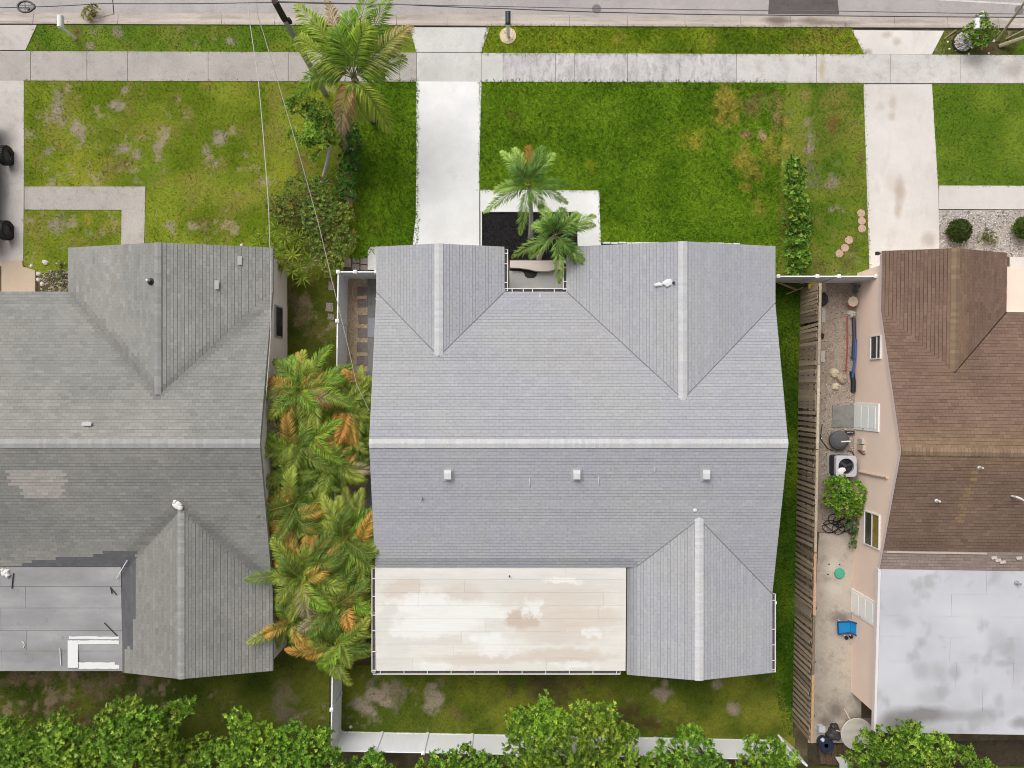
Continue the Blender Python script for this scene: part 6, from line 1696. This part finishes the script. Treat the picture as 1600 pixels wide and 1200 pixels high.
# dark timber deck at the end of the alley
for k in range(9):
    b = MB(); x0 = 1277 + k * 9.6; b.prism([A2(x0, 1163 - .4 * k), A2(x0 + 9, 1163 - .4 * k), A2(x0 + 13, 1192 + k), A2(x0 + 4, 1192 + k)], .012, .1, C(104, 88, 68) * rng.uniform(.7, 1.1))
    c = A(x0 + 6, 1177); tag(b.build('deck_board', M['board'], base=(c[0], c[1], 0)), ORD[k] + ' dark deck board from the board fence at the alley end', 'board', 'deck boards at the alley end')
b = MB(); P = [A(1305, 1183, .5), A(1318, 1183, .5), (A(1328, 1192, .5)), A(1333, 1215, .5), A(1312, 1215, .5), A(1312, 1194, .5)]; b.prism([q[:2] for q in P], .46, .5, C(216, 216, 214)); tag(b.build('sheet_panel', M['paint'], base=A(1316, 1195)), 'bent pale sheet metal panel at the bottom of the alley', 'panel')
b = MB(); b.obox(A(1238, 1172, .9), (.35, -.3, 0), (.03, .03, 0), (0, 0, .85)); tag(b.build('gate_panel', M['vinyl'], base=A(1236, 1170)), 'slanted white panel closing the corner by the board fence', 'gate')
# long bits along the pink wall
for (a_, b_, rr, col, lab, cat) in (((1324, 494, .1), (1322, 580, .1), .03, C(176, 64, 58), 'long red pole on the alley gravel', 'pole'), ((1334, 497, .12), (1333, 560, .12), .085, C(62, 64, 74), 'dark pipe lying along the pink wall', 'pipe'), ((1337, 530, .2), (1332, 590, .2), .05, C(44, 88, 160), 'long blue pipe against the pink wall', 'pipe'), ((1331, 580, .1), (1333, 612, .1), .11, C(36, 36, 40), 'black bundle at the end of the blue pipe', 'bundle')):
    b = MB(); b.tube([A(*a_), (A(*a_) + A(*b_)) / 2 + (.03, 0, .02), A(*b_)], rr, 8, col); tag(b.build(cat, M['paint'], base=A(a_[0], a_[1])), lab, cat)
c = A(1334, 456); b = MB(); b.tube([c + (0, 0, .1), c + (.03, .22, .5)], [.09, .08], 12, C(112, 124, 112)); o = b.build('canister', M['paint'], base=c); tag(o, 'grey green canister standing by the short white fence', 'canister')
b = MB(); b.tube([c + (.07, .05, .32), c + (.1, .18, .52)], .03, 8, C(236, 236, 232)); b.build('label_strip', M['paint'], o)
c = A(1333, 471, .35); b = MB(); b.lathe(c[0], c[1], [(.2, 0), (.24, .33), (.25, .36), (.02, .365)], 8, C(222, 200, 180)); tag(b.build('bucket', M['paint'], base=(c[0], c[1], 0)), 'beige eight sided bucket by the pink wall', 'bucket')
for k, (x, y, s_, col, lab) in enumerate(((1330, 479, .16, C(206, 130, 112), 'reddish rubble heap below the beige bucket'), (1330, 491, .2, C(190, 190, 180), 'pale rubble heap above the dark pipe'), (1285, 468, .3, np.array((.05, .045, .05)), 'dark grey sack at the top of the board fence'), (1283, 525, .14, C(84, 62, 48), 'brown clod at the foot of the board fence'), (1304, 583, .22, C(206, 192, 164), 'pale stone lump on the gravel, upper'), (1314, 592, .26, C(176, 160, 138), 'brown stone lump on the gravel, right of the pale one'), (1305, 604, .2, C(212, 200, 176), 'pale stone lump on the gravel, lowest'))):
    b = MB(); c = A(x, y); blob(b, c[0], c[1], .02, s_, s_ * .7, 10, col, 500 + k); blob(b, c[0] + .06, c[1] + .05, .05, s_ * .5, s_ * .8, 7, col * 1.1, 520 + k); tag(b.build('rubble', M['stone'], base=c), lab, 'rubble')
for k, (x0, x1, y0, y1) in enumerate(((1283, 1290, 441, 456), (1283, 1289, 481, 504), (1282, 1288, 548, 566))):
    b = MB(); b.prism([A2(x0, y0), A2(x1, y0), A2(x1, y1), A2(x0, y1)], .02, .06, C(198, 190, 182)); c = A((x0 + x1) / 2, (y0 + y1) / 2); tag(b.build('paver', M['stone'], base=(c[0], c[1], .02)), ('pale block at the top of the board fence', 'pale block beside the dark sack', 'pale block halfway down the gravel')[k], 'block')
# bits left inside the short white fence
b = MB(); b.tube([A(1213, 440, .3), A(1245, 453, .1)], .05, 4, C(196, 160, 116)); tag(b.build('plank', M['board'], base=A(1213, 440)), 'tan plank leaning under the short white fence', 'plank')
b = MB(); b.tube([A(1228, 460, .1), A(1255, 449, .5)], .02, 5, C(206, 196, 172)); tag(b.build('stick', M['board'], base=A(1228, 460)), 'thin pale stick lying across the grass strip', 'stick')
b = MB(); c = A(1270, 446, 1.2); b.obox(c, (.2, .05, 0), (-.03, .1, .05), (0, 0, .04), C(222, 190, 50)); tag(b.build('yellow_panel', M['paint'], base=c), 'yellow plastic piece on top of the board fence', 'panel')
c = A(1250, 508, .5); b = MB(); b.obox((13.72, A2(1262, 509, 1.0)[1], 1.0), (.03, 0, 0), (0, .19, 0), (0, 0, .8), C(40, 44, 58)); tag(b.build('dark_panel', M['paint'], base=(13.72, c[1], .2)), 'dark blue panel filling the gap in the board fence', 'panel')
b = MB(); c = A(548.5, 1135); b.lathe(c[0], c[1], [(.07, .02), (.08, .06), (.03, .05)], 12, C(206, 196, 180)); tag(b.build('sprinkler', M['stone'], base=c), 'small round sprinkler head at the inside corner of the white fence', 'sprinkler')
b = MB(); q = A(1371, 396, 2.6); b.obox(q, (.07, 0, 0), (0, .07, 0), (0, 0, .06), (.02,) * 3); b.obox(q + (.1, 0, -.05), (.06, 0, 0), (0, .02, 0), (0, 0, .02), (.03,) * 3); tag(b.build('security_camera', M['paint'], base=q), 'small black camera on the front corner of the brown roof', 'camera')
